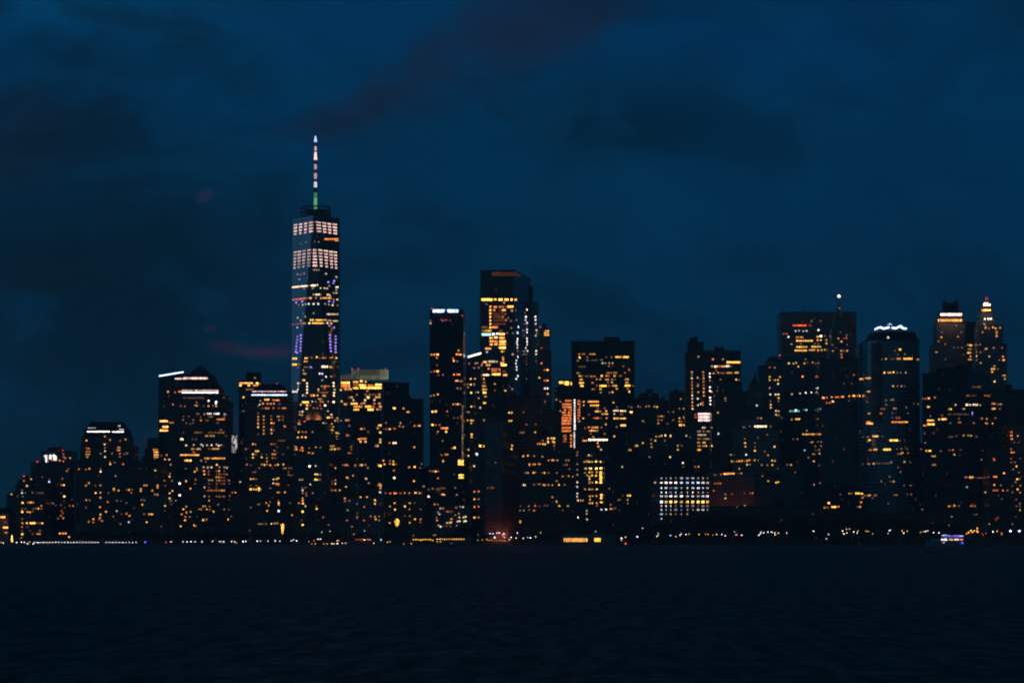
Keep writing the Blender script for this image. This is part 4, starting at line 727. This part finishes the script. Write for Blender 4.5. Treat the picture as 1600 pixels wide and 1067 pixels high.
# pale lit glass screen on the gold floors' tower
r = GOLD['root']; f = foot(549, 549.5, 606, 2781, 1, 5)
for i in range(9):
    a, b_ = 549.5 + i * 6.3, 549.5 + (i + 1) * 6.3 - .5
    slab(r, 2786, [(a, 593), (b_, 593), (b_, 586.2), (a, 586.2)], 'g', 2, 'screen_panel', .3, emat('q', 3 if i in (7, 8) else 2 if i > 1 else 1))
    slab(r, 2786, [(a, 585.6), (b_, 585.6), (b_, 577.5), (a, 577.5)], 'g', 2, 'screen_panel', .3, emat('q', 2 if i in (7, 8) else 1))
for i in range(4):
    a, b_ = 532 + i * 4.3, 532 + (i + 1) * 4.3 - .5
    slab(r, 2800 - i * 3, [(a, 593.5), (b_, 593.5), (b_, 586.4 - i * .6), (a, 587 - i * .6)], 'g', 2, 'screen_panel', .3, emat('q', 1))
for x_, lv in ((549.4, 3), (559.5, 2), (601.5, 3), (605.5, 4)):
    slab(r, 2784, [(x_, 592), (x_ + .9, 592), (x_ + .9, 578), (x_, 578)], 'q', lv, 'screen_post')
for x_ in (550, 560, 602.5): beacon(r, x_, 576.3, 2785, Z(592, 2785), 'r', 5, .9)
slab(RND['root'], 2522.5, [(1363, 660), (1375, 660), (1375, 536), (1363, 536)], 'w', 1, 'stair_shaft', 14, MAT['rose'])
# star shaped roof crown
r = RND['root']; Y = 2550
pts = [(1367, 514.8), (1371.5, 512.4), (1376, 511.2), (1381, 513.4), (1386, 512), (1389.5, 511.2)], [(1394, 512.2), (1399, 512.8), (1404, 511), (1407.5, 509), (1411, 513), (1416.5, 513.2)]
for pl in pts:
    for a, b_ in zip(pl, pl[1:]):
        m_ = MB(); m_.rod((X(a[0], Y), Y, Z(a[1], Y)), (X(b_[0], Y), Y + 2, Z(b_[1], Y)), .85, n=6); m_.build('crown_light', emat('b', 9), r)
for a in ((1388, 507.8), (1390.5, 505.8), (1393, 507.6)):
    m_ = MB(); z = Z(a[1], Y); m_.lathe((X(a[0], Y), Y), [(.2, z - .7), (.75, z), (.2, z + .7)], 6); m_.build('crown_light', emat('b', 7), r)
m_ = MB()
for pl in pts:
    for a in pl: m_.rod((X(a[0], Y), Y + 1, Z(520.5, Y)), (X(a[0], Y), Y + 1, Z(a[1], Y) - .9), .3, n=4)
m_.rod((X(1390.5, Y), Y + 1, Z(520.5, Y)), (X(1390.5, Y), Y + 1, Z(507, Y)), .5, n=5)
m_.rod((X(1366, Y), Y + 1, Z(516.5, Y)), (X(1417.5, Y), Y + 1, Z(516.5, Y)), .4, n=4)
m_.build('crown_frame', metalm, r)
beacon(SL['root'], 371, 606, 2700, 3, 'r', 2, .3) if False else None
# red tip of the floodlit spire
r = SPIRE['root']; Yc = 2965
m_ = MB(); m_.lathe((X(1541.8, Yc), Yc), [(1.4, Z(471, Yc)), (1.6, Z(468, Yc)), (1.0, Z(464.5, Yc)), (.3, Z(462.5, Yc))], 8); m_.build('spire_light', emat('r', 6), r)
def lamp_light(root, px, py, Y, col, watts, rad=.6):
    l = bpy.data.lights.new('floodlight', 'POINT'); l.color = col; l.energy = watts; l.shadow_soft_size = rad; l.specular_factor = 0
    o = bpy.data.objects.new('floodlight', l); link(o, root)
    o.location = Vector((X(px, Y), Y, Z(py, Y))) - Vector(root.location)
WARMC = (1, .36, .10)
r = DOME['root']; cyd = 2530
for px_, k in ((475.5, 1.0), (502.5, 1.6)): lamp_light(r, px_, 654, 2520, WARMC, 1500 * k)
for px_ in (765, 772, 779): lamp_light(REDB['root'], px_, 834, 2437, (1, .26, .14), 950)
for px_ in (793, 801, 808): lamp_light(REDB['root'], px_, 836, 2444, (1, .26, .14), 850)
for px_ in (1121, 1137, 1153, 1168): lamp_light(WARM['root'], px_, 790, 2425, (1, .30, .16), 300)
for px_ in (1471, 1480, 1489, 1498): lamp_light(RING['root'], px_, 501, 2992, (1, .62, .40), 500)
for px_, py_ in ((1533, 497), (1541.5, 490), (1550, 497), (1541.5, 482)): lamp_light(SPIRE['root'], px_, py_, 2937, (1, .70, .48), 350)
for px_ in (1378, 1390, 1402): lamp_light(RND['root'], px_, 519, 2540, (.6, .7, 1), 250)
lamp_light(BLD[0]['root'], 2, 815, 2412, WARMC, 400)
# red lit colonnade at the ribbed tower's foot
for i in range(16):
    x_ = 765.5 + i * 2.9
    if 784 < x_ < 793: continue
    slab(REDB['root'], 2434 if x_ < 786 else 2436, [(x_, 838), (x_ + 1.2, 838), (x_ + 1.2, 825.5), (x_, 825.5)], 'r', 1, 'pilaster', .8, redst)

# ------------------------------------------------------------------ turn the collected lights into window parts
WM = {}
def wgeo(m, panes, fr=.045, fz=.05):
    """unit window: frame ring with a recessed pane, -Y outwards"""
    d0, d1 = -.25, -.10
    m_ = m
    xs = [-.5 + i / panes for i in range(panes + 1)]
    fw = min(.3, fr) / panes
    m_.quad([(-.5, d1, -.5), (.5, d1, -.5), (.5, d1, .5), (-.5, d1, .5)], 1)
    for a, b_ in [(-.5, -.5 + fz), (.5 - fz, .5)]:
        m_.quad([(-.5, d0, a), (.5, d0, a), (.5, d0, b_), (-.5, d0, b_)], 0)
        m_.quad([(-.5, d0, b_), (.5, d0, b_), (.5, d1, b_), (-.5, d1, b_)], 0); m_.quad([(-.5, d1, a), (.5, d1, a), (.5, d0, a), (-.5, d0, a)], 0)
    for x_ in xs:
        a, b_ = max(-.5, x_ - fw), min(.5, x_ + fw)
        m_.quad([(a, d0, -.5 + fz), (b_, d0, -.5 + fz), (b_, d0, .5 - fz), (a, d0, .5 - fz)], 0)
    for a in (-.5, .5):
        m_.quad([(a, 0, -.5), (a, d0, -.5), (a, d0, .5), (a, 0, .5)][::1 if a < 0 else -1], 0)
    m_.quad([(-.5, 0, .5), (-.5, d0, .5), (.5, d0, .5), (.5, 0, .5)], 0); m_.quad([(-.5, 0, -.5), (.5, 0, -.5), (.5, d0, -.5), (-.5, d0, -.5)], 0)
def wmesh(c, lv, panes):
    k = (c, lv, panes)
    if k in WM: return WM[k]
    m = MB(); wgeo(m, panes)
    o = m.build('window', [metalm, emat(c, lv)]); me = o.data; bpy.data.objects.remove(o); WM[k] = me
    return me
for rec, zc, up in ((GOLD, 612, 1), (SEC, 640, 1)):
    zl = Z(zc, 2850)
    rec['items'] = [(a, b_, t, w_ * 1.12, h_ * 1.2, c, min(9, lv + (up if a.z > zl and lv >= 5 else 0)), nm) for a, b_, t, w_, h_, c, lv, nm in rec['items']]
nwin = 0
for r_ in BLD:
    its = [(a, b_, t, w_ * (1.13 if c == 's' and nm == 'window' else 1), h_, c, lv, nm) for a, b_, t, w_, h_, c, lv, nm in r_['items']]; root = r_['root']; ro = Vector(root.location)
    its.sort(key=lambda q: -(q[3] * q[4]) * (1 + LV[q[6]]) - (1000 if q[7] != 'window' else 0))
    for k, (loc, nrm, t, w_, h_, c, lv, nm) in enumerate(its[:96]):
        panes = 1 if w_ < 2.6 else 2 if w_ < 5 else 4
        o = bpy.data.objects.new(nm, wmesh(c, lv, panes)); link(o, root); nwin += 1
        up = nrm.cross(t)
        mt = Matrix((t, -nrm, up)).transposed().to_4x4() @ Matrix.Diagonal((w_, 1, h_, 1))
        mt.translation = loc + nrm * .02 - ro
        o.matrix_local = mt
    rest = its[96:]
    if rest:
        m = MB(); mats = [metalm]
        for (loc, nrm, t, w_, h_, c, lv, nm) in rest:
            em = emat(c, lv)
            if em not in mats: mats.append(em)
            i0, q0 = len(m.v), len(m.f); wgeo(m, 1); up = nrm.cross(t)
            for i in range(i0, len(m.v)):
                a = m.v[i]; m.v[i] = tuple(loc + nrm * .02 + t * (a[0] * w_) - nrm * a[1] + up * (a[2] * h_))
            for i in range(q0, len(m.f)):
                if m.mi[i] == 1: m.mi[i] = mats.index(em)
        o = m.build('window', mats, root); o['kind'] = 'stuff'
print('windows', nwin, 'missed', len(MISS), [(round(a), round(b)) for a, b in MISS][:60])

# ------------------------------------------------------------------ waterfront lamps
GZ = 1.2
_pole = None; _heads = {}
def lamp(px, py, c='w', lv=8, Y=None, label=None, group=None, rad=None):
    global _pole
    Y = Y or SH + 4 + random.Random(int(px * 10)).uniform(0, 14)
    x, z = X(px, Y), Z(py, Y)
    if z < GZ + .7: z = GZ + .7
    root = empty('street_lamp', (x, Y, GZ), label or LBL[c], 'street lamp', group or GRP[c])
    if _pole is None:
        m = MB(); m.lathe((0, 0), [(.16, 0), (.16, .06), (.08, .1), (.06, 1)], 6); o = m.build('pole', metalm); _pole = o.data; bpy.data.objects.remove(o)
    p_ = bpy.data.objects.new('pole', _pole); link(p_, root); p_.scale = (1, 1, max(.3, z - GZ - .4))
    k = (c, lv)
    if k not in _heads:
        m = MB(); m.lathe((0, 0), [(.2, -.45), (.45, -.2), (.5, .1), (.28, .4), (.05, .46)], 8); o = m.build('lamp_globe', emat(c, lv, False)); _heads[k] = o.data; bpy.data.objects.remove(o)
    h_ = bpy.data.objects.new('lamp_globe', _heads[k]); link(h_, root); h_.location = (0, 0, z - GZ)
    if rad: h_.scale = (rad,) * 3
    return root
GRP = {'w': 'white lamps along the waterfront', 'b': 'bluish white lamps along the waterfront', 'c': 'cream lamps along the waterfront', 'y': 'yellow lamps along the waterfront', 'a': 'amber lamps along the waterfront',
       'r': 'red lamps along the waterfront', 'o': 'orange lamps along the waterfront', 'B': 'deep blue lamps along the waterfront', 'k': 'pinkish lamps along the waterfront', 'e': 'red orange lamps along the waterfront'}
LBL = {'w': 'small white globe lamp spaced loosely along the quay', 'b': 'small bluish white globe lamp on the quay', 'c': 'small cream globe lamp on the quay', 'y': 'small yellow globe lamp on the quay', 'a': 'small amber globe lamp on the quay',
       'r': 'small red lamp on the quay', 'o': 'small orange lamp on the quay', 'B': 'small deep blue lamp on the quay', 'k': 'small pinkish lamp on the quay', 'e': 'small red orange lamp on the quay'}
gA = ('white globe lamp in the dense evenly spaced row on the left promenade', 'lamps in the dense promenade row at the left')
gB = ('white globe lamp in the shorter even row right of the dense promenade row', 'lamps in the second promenade row at the left')
for i in range(22): lamp(54 + i * 4.72, 847 - .004 * i, 'w' if i % 3 else 'b', 9, SH + 3.5, *gA, rad=.82)
for i in range(10): lamp(165.5 + i * 5.2, 847, 'w' if i % 3 else 'b', 9, SH + 3.5, *gB, rad=.82)
def lamps(x0, y0, s, txt):
    for tk in txt.split():
        m = re.match(r'^([\d.]+),([\d.]+)([a-zA-Z])(\d)$', tk); u, v, c, lv = m.groups(); lamp(x0 + float(u) / s, y0 + float(v) / s, c, int(lv))
lamps(0, 0, 1, "1.5,847y7 5,848c8 26,847w8 33.5,846.5w9 38,847w8 43,850w8 46,846.5y7 52,849.5w9 60,848k6 68,848k6 76,848k5 267,846c9 259.5,847o6 286,846b9 292.3,846w8 298.3,846w8 305,846w8 315.5,846b9 332,845.8w8 343,845.5w8 345.5,846w7 349.5,846w8 362,845.5b9 366.5,846k8 369.5,848a6 380,845.5w9 384,845.5w8 402,845w8 407,845w6 419,845b9 430,844.5w9 437.2,845w8 455.5,844.5b8 458.5,843w7 463.5,844.5w8")
lamps(445, 690, 6.28, "237,978w5 287,970r7 325,955w8 350,955k9 265,1010y6 298,1003y7 383,1008y6 415,1000y7 463,998w8 485,1008y7 517,970w8 530,965e7 517,998w9 563,995w8 598,993c7 362,885w6 442,876w6")
lamps(525, 695, 6.467, "200,955e5 215,955e5 230,955e5 245,955e5 260,953e6 272,953e6 288,957w8 315,952e7 330,955o8 348,957o7 455,957b9 383,992c7 520,982y8 545,975y6 683,1000y6 760,995y6 287,867w6 182,900y6 783,915a5")
lamps(660, 710, 7.11, "125,893y6 148,893y6 165,967a7 200,967a7 615,950c5 665,948a6 715,940y7 740,952a6 620,890c4 323,985w5")
lamps(740, 680, 5.93, "152,910b9 178,910b9 215,903b9 238,903k9 280,910b9 405,903b9 285,945w7 348,945w8 330,965w7 395,950w8 460,952w8 527,948w9 502,945w5 575,938w8 620,900y6 165,968a6 185,975e6 210,970a6 230,975e6 250,972a6 270,975y6 290,975a6")
lamp(740 + 195 / 5.93, 680 + 945 / 5.93, 'k', 9, rad=1.7, label='large bright pinkish white lamp below the red lit colonnade', group='big waterfront lamps')
lamps(860, 650, 5.08, "360,915w6 690,957b9")
lamps(990, 710, 7.11, "100,818w6 272,872c6 272,895w6 258,908w8 410,897b9 470,908c7 517,893w8 530,880w7 583,887w8 617,880y6 727,885y7 800,882y6 827,887a7 880,893e7 922,885w8 980,885w8 1018,900w8")
lamp(995.7, 838.3, 'b', 9, label='large bluish white lamp standing alone right of the red boat light', group='big waterfront lamps', rad=1.3)
lamps(1110, 690, 6.28, "237,882w5 250,912a7 262,912a6 307,915w8 475,915w8 490,900w8 498,885w7 523,893w8 565,885w8 600,885w8 632,893w9 635,912w8 667,895a8 748,893c8")
lamps(1200, 750, 9.7, "690,770w9 918,818c7 887,885w7 1130,768w8 1150,812w8 1190,740a8 1235,740a8 1195,797w9 1300,782w8 1362,770y7 1352,798w8 1490,772y8 1520,775y7")
lamps(1330, 650, 5.083, "170,932y7 303,908b9 293,930y7 310,905b9 405,910y7 417,928w8 445,912y7 550,922y8")
lamps(1430, 770, 9.41, "118,567a7 152,565w9 183,553w7 270,580w9 348,585w9 1143,567w9 1205,560y8 1270,590o7 1275,610o7 1090,455a6 1430,455a5 495,473a5 985,600e6 1040,590o5 1000,620o5")
for u in (1400, 1530): lamp(1430 + u / 9.41, 770 + 558 / 9.41, 'b', 9, label='big blue white floodlight at the far right of the quay', group='pair of big blue white floodlights', rad=2.1)
lamp(226.8, 846.5, 'B', 9, label='deep blue lamp alone right of the even promenade rows', group='big waterfront lamps', rad=1.5)
lamp(19.5, 846, 'y', 8, rad=1.1, label='yellow lamp under a tall flame shaped light at the left', group='big waterfront lamps')

# ------------------------------------------------------------------ trees along the shore
def tree_meshes(seed, H, Wd, n):
    rnd = random.Random(seed); m = MB(); th = H * .34
    m.lathe((0, 0), [(.38, 0), (.28, .8), (.22, th), (.10, H * .7)], 7)
    for i in range(7):
        a = i * .9 + rnd.random(); zz = th * rnd.uniform(.75, 1.5); l_ = Wd * rnd.uniform(.35, .6)
        m.rod((0, 0, zz), (math.cos(a) * l_, math.sin(a) * l_, zz + H * .25), .12, r2=.04, n=4)
    o = m.build('trunk', bark); tr = o.data; bpy.data.objects.remove(o)
    m = MB(); lobes = [(rnd.uniform(-.5, .5) * Wd, rnd.uniform(-.5, .5) * Wd, H * rnd.uniform(.5, .82), Wd * rnd.uniform(.32, .55)) for _ in range(9)] + [(0, 0, H * .82, Wd * .42)]
    for _ in range(n):
        lx, ly, lz, lr = rnd.choice(lobes)
        d = Vector((rnd.gauss(0, 1), rnd.gauss(0, 1), rnd.gauss(0, 1))).normalized() * lr * rnd.random() ** .4
        p = Vector((lx + d.x, ly + d.y, min(H, lz + d.z * .8))); s_ = rnd.uniform(.35, .85)
        q = Vector((rnd.gauss(0, 1), rnd.gauss(0, 1), rnd.gauss(0, 1))).normalized(); e = q.orthogonal().normalized() * s_; g = q.cross(e).normalized() * s_ * .7
        m.quad([p - e, p - g * .8, p + e, p + g])
    o = m.build('crown', leaf); cw = o.data; bpy.data.objects.remove(o)
    return tr, cw
TV = [tree_meshes(11 + i, 14, 4.6 + i * .5, 620) for i in range(4)]
def tree(px, ytop, Y, i, group, label):
    H = Z(ytop, Y) - GZ; s_ = H / 14
    root = empty('tree', (X(px, Y), Y, GZ), label, 'tree', group)
    tr, cw = TV[i % 4]
    for nm, me in (('trunk', tr), ('crown', cw)):
        o = bpy.data.objects.new(nm, me); link(o, root); o.scale = (max(s_, .8) * 1.05, max(s_, .8) * 1.05, s_); o.rotation_euler = (0, 0, i * 1.7)
rnd = random.Random(5)
def trees(x0, x1, prof, step, Y0, Y1, group, label):
    px = x0; i = int(x0)
    while px < x1:
        f = (px - x0) / (x1 - x0) * (len(prof) - 1); k = min(int(f), len(prof) - 2); y_ = prof[k] + (prof[k + 1] - prof[k]) * (f - k)
        tree(px, y_ + rnd.uniform(-1.5, 4), rnd.uniform(Y0, Y1), i, group, label); i += 1
        px += step * rnd.uniform(.6, 1.4)
G = 'park trees in the dark mass at the right centre'
trees(1004, 1440, [822, 816, 812, 803, 794, 798, 806, 809, 806, 808, 806, 806, 807, 804, 806, 810], 10, SH + 34, SH + 60, G, 'tall dark leafy tree in the park mass right of the centre')
trees(1008, 1440, [826, 822, 820, 818, 816, 818, 820, 820, 818, 820], 13, SH + 22, SH + 32, G, 'tall dark leafy tree in the park mass right of the centre')
trees(120, 520, [828, 826, 827, 828, 826, 828], 10, SH + 22, SH + 40, 'quay trees along the left promenade', 'low dark leafy tree behind the left promenade lamps')
trees(702, 762, [832, 822, 816, 817, 826, 836], 7, SH + 20, SH + 40, 'trees in the rounded clump', 'dark leafy tree in the rounded clump right of the yellow pier canopy')
trees(520, 700, [829, 830, 829, 830], 12, SH + 24, SH + 40, 'quay trees behind the yellow pier canopy', 'low dark leafy tree behind the yellow pier canopy')
trees(820, 1004, [832, 830, 828, 828], 11, SH + 24, SH + 40, 'quay trees behind the teal roofed pavilion', 'low dark leafy tree behind the teal roofed pavilion')
trees(1440, 1600, [814, 818, 824, 828], 11, SH + 30, SH + 50, 'quay trees at the right edge', 'dark leafy tree near the dock at the right edge')

# ------------------------------------------------------------------ pavilion, pier canopy, boats, lit trees
Y = SH + 6
root = empty('pavilion', (X(919, Y), Y + 6, GZ), 'long low pavilion with a dull teal roof and glowing amber windows on the quay', 'pavilion')
def bx(px0, px1, y0, y1, Y0, dep, mb, mi=0):
    a, c, z0, z1 = X(px0, Y0), X(px1, Y0), Z(y1, Y0), Z(y0, Y0)
    mb.box(((a + c) / 2, Y0 + dep / 2, (z0 + z1) / 2), ((c - a) / 2, dep / 2, (z1 - z0) / 2), mi)
m = MB(); bx(876, 962, 838.4, 850.4, Y, 12, m); m.build('wall', plain('grey_green_boards', (.12, .2, .2), .7), root)
m = MB(); a0, a1 = X(872, Y), X(968, Y); z0, z1 = Z(838.4, Y) + .02, Z(833.6, Y)
m.prism([(a0, Y - 1), (a1, Y - 1), (a1, Y + 13), (a0, Y + 13)], z0, z0 + .5)
m.prism([(a0, Y - 1), (a1, Y - 1), (a1, Y + 13), (a0, Y + 13)], z0 + .5, z1, top=[(a0 + 8, Y + 4), (a1 - 22, Y + 4), (a1 - 22, Y + 8), (a0 + 8, Y + 8)])
m.build('roof', tealr, root)
for i in range(11):
    px0 = 881 + i * 3.45; m = MB(); bx(px0, px0 + 2.2, 840.2 + (i % 3 == 1) * .5, 846, Y - .15, .12, m); o = m.build('window', emat('a', 7 if i % 3 else 6), root)
for i in range(3):
    px0 = 929 + i * 3.4; m = MB(); bx(px0, px0 + 2.6, 840.2, 846, Y - .15, .12, m); m.build('window', emat('y', 7), root)

Y = SH - 6
root = empty('pier_canopy', (X(686, Y), Y + 5, 0), 'long pier canopy strung with a row of yellow bulbs left of the tree clump', 'pier canopy')
m = MB(); bx(643, 730, 849, 850.5, Y - 2, 9, m); m.build('deck', plain('pier_planks', (.1, .08, .06), .9), root)
m = MB(); bx(643, 730, 839.4, 840.4, Y - 2, 9, m); m.build('canopy_roof', roofm, root)
for i in range(12):
    m = MB(); x_ = X(644 + i * 7.7, Y); m.rod((x_, Y, -1), (x_, Y, Z(840.5, Y)), .16); m.build('post', metalm, root)
for i in range(22):
    px0 = 646 + i * 3.75
    if 678 < px0 < 682: continue
    dz_ = (.9 if i == 3 else 1.4 if i == 8 else 0) + (.6 if px0 < 682 else 0)
    m = MB(); z = Z(841.9 + dz_, Y); m.lathe((X(px0, Y), Y - 1.2), [(.15, z - .5), (.48, z - .2), (.48, z + .2), (.15, z + .45)], 7); m.build('bulb', emat('y', 8), root)

def hull(mb, cx_, Y0, Lh, wd, h0, h1, bow=.25):
    st = [(-.5, .8), (-.42, 1), (.2, 1), (.38, .7), (.5, .04)]
    prev = None
    for u, k in st:
        x_ = cx_ + u * Lh; r_ = [(x_, Y0 - wd * k / 2, h1 + max(0, u) * bow * 3), (x_ - (.02 * Lh if u > 0 else 0), Y0 - wd * k * .35, h0), (x_ - (.02 * Lh if u > 0 else 0), Y0 + wd * k * .35, h0), (x_, Y0 + wd * k / 2, h1 + max(0, u) * bow * 3)]
        if prev:
            for i in range(4):
                j = (i + 1) % 4; mb.quad([prev[i], r_[i], r_[j], prev[j]])
        else: mb.quad(r_)
        prev = r_
    mb.quad(prev[::-1])
Y = SH - 45
root = empty('ferry_boat', (X(1478, Y), Y, 0), 'small ferry with a pale blue hull and neon blue deck lights near the right edge', 'boat')
m = MB(); hull(m, X(1478, Y), Y, (X(1507, Y) - X(1448, Y)), 9, -.6, Z(845.2, Y)); m.build('hull', hullw, root)
m = MB(); bx(1455, 1500, 841.0, 845.4, Y - 3, 6, m); m.build('cabin', plain('white_boat_paint', (.5, .5, .52), .4), root)
m = MB(); bx(1468, 1507, 836.8, 837.6, Y - 3.2, 6.4, m); m.build('upper_deck', metalm, root)
for px0 in (1470, 1480, 1490, 1500, 1505):
    m = MB(); m.rod((X(px0, Y), Y - 2.8, Z(841.2, Y)), (X(px0, Y), Y - 2.8, Z(837.5, Y)), .12, n=4); m.build('post', metalm, root)
for a, b_, y_, c, lv, hh in ((1472, 1480, 827.6, 'b', 7, .9), (1481, 1486, 828.2, 'p', 7, .9), (1489, 1498, 828.2, 'p', 7, 1.0), (1498.5, 1505, 828.4, 'b', 7, 1.0), (1472, 1506, 830.0, 'B', 7, .8)):
    m = MB(); bx(a, b_, y_ + 1 + 7, y_ + 1 + 7 + hh * .8, Y - 3.45, .2, m); m.build('deck_light', emat(c, lv), root)
for a, b_, c, lv in ((1471, 1474, 'k', 8), (1476, 1479.5, 'w', 8), (1483, 1489, 'a', 6), (1491, 1498, 'k', 7), (1500, 1504.5, 'o', 7)):
    m = MB(); bx(a, b_, 841.6, 843.6, Y - 3.16, .14, m); m.build('window', emat(c, lv), root)
m = MB(); bx(1502.6, 1504.6, 846.8, 848.6, Y - 4.7, .4, m); m.build('bow_light', emat('B', 9), root)
m = MB(); bx(1474, 1475.6, 846.2, 847.6, Y - 4.7, .4, m); m.build('side_light', emat('w', 6), root)
Y = SH - 20
root = empty('work_boat', (X(976, Y), Y, 0), 'small dark work boat with white and red lights right of the teal pavilion', 'boat')
m = MB(); hull(m, X(976, Y), Y, 15, 4.5, -.5, 1.3); m.build('hull', plain('black_boat_paint', (.04, .04, .045), .4), root)
m = MB(); bx(970, 979, 843.5, 850.4, Y - 1.5, 3, m); m.build('cabin', metalm, root)
for px0, py0, c, lv, s_ in ((970.8, 840.4, 'k', 9, .7), (970.8, 843.5, 'k', 7, .5), (977.3, 838.8, 'c', 8, .5), (977.5, 849, 'e', 8, .7), (976, 849.4, 'e', 6, .4)):
    m = MB(); z = Z(py0, Y); m.lathe((X(px0, Y), Y - 1.9), [(.1, z - s_), (s_, z), (.1, z + s_)], 7); m.build('boat_light', emat(c, lv), root)
m = MB(); m.rod((X(970.8, Y), Y - 1.6, 1), (X(970.8, Y), Y - 1.6, Z(840.4, Y)), .1); m.rod((X(977.3, Y), Y - 1.6, 1), (X(977.3, Y), Y - 1.6, Z(838.8, Y)), .1); m.build('mast', metalm, root)

def lit_tree(px, y0, y1, wid, label, shape):
    Y = SH + 10; root = empty('lit_tree', (X(px, Y), Y, GZ), label, 'lit tree')
    m = MB(); m.lathe((X(px, Y), Y), [(.25, GZ), (.15, Z(y0 + 1, Y))], 6); m.build('trunk', bark, root)
    rr = random.Random(int(px)); m = MB()
    for i in range(170):
        f = rr.random(); w_ = shape(f) * wid / FP * Y * rr.random() ** .5; a = rr.uniform(0, 6.28)
        x_, yy, z = X(px, Y) + math.cos(a) * w_, Y + math.sin(a) * w_, Z(y0 + (y1 - y0) * f, Y)
        m.lathe((x_, yy), [(.03, z - .16), (.17, z), (.03, z + .16)], 4)
    m.build('fairy_lights', emat('y', 9), root)
lit_tree(441.5, 818, 833, 2.6, 'slender tree wrapped in gold fairy lights at the left promenade', lambda f: 1 - .55 * f)
lit_tree(620.5, 810, 822, 4.4, 'rounded tree glowing with gold lights below the sloping roof tower', lambda f: math.sin(.3 + f * 2.6))
lit_tree(18.5, 836, 845, 1.6, 'small flame shaped tree of gold lights at the far left', lambda f: .3 + .7 * f)
# glowing dock shed at the far right
Y = SH + 8
root = empty('dock_shed', (X(1520, Y), Y + 4, GZ), 'open dock shed glowing amber behind the ferry with neon blue lights', 'shed')
m = MB(); bx(1508, 1532, 828.5, 830, Y, 8, m); m.build('roof', roofm, root)
for i in range(7):
    m = MB(); x_ = X(1509 + i * 3.7, Y); m.rod((x_, Y + .3, GZ), (x_, Y + .3, Z(830.2, Y)), .15); m.build('post', metalm, root)
for px0, py0, lv in ((1510, 833.5, 7), (1513, 831.5, 8), (1517, 828.6, 8), (1519, 831, 7), (1522, 829, 8), (1527, 825.2, 8), (1526.5, 829, 7), (1527.5, 831, 8)):
    m = MB(); z = Z(py0, Y); m.lathe((X(px0, Y), Y - .3), [(.15, z - .7), (.8, z), (.15, z + .7)], 7); m.build('hanging_lamp', emat('a', lv), root)
# ------------------------------------------------------------------ thin evening haze over the harbour and the city
m = bpy.data.materials.new('evening_haze'); m.use_nodes = True; nt = m.node_tree; nt.nodes.clear()
o_ = N('ShaderNodeOutputMaterial'); v_ = N('ShaderNodeVolumePrincipled'); L(v_.outputs[0], o_.inputs['Volume'])
v_.inputs['Color'].default_value = (.70, .95, 1.0, 1); v_.inputs['Density'].default_value = HAZE
b = MB(); b.box((0, 6800, 300), (7500, 7500, 303)); o = b.build('haze', m); o['kind'] = 'stuff'
print('objects', len(sc.objects))
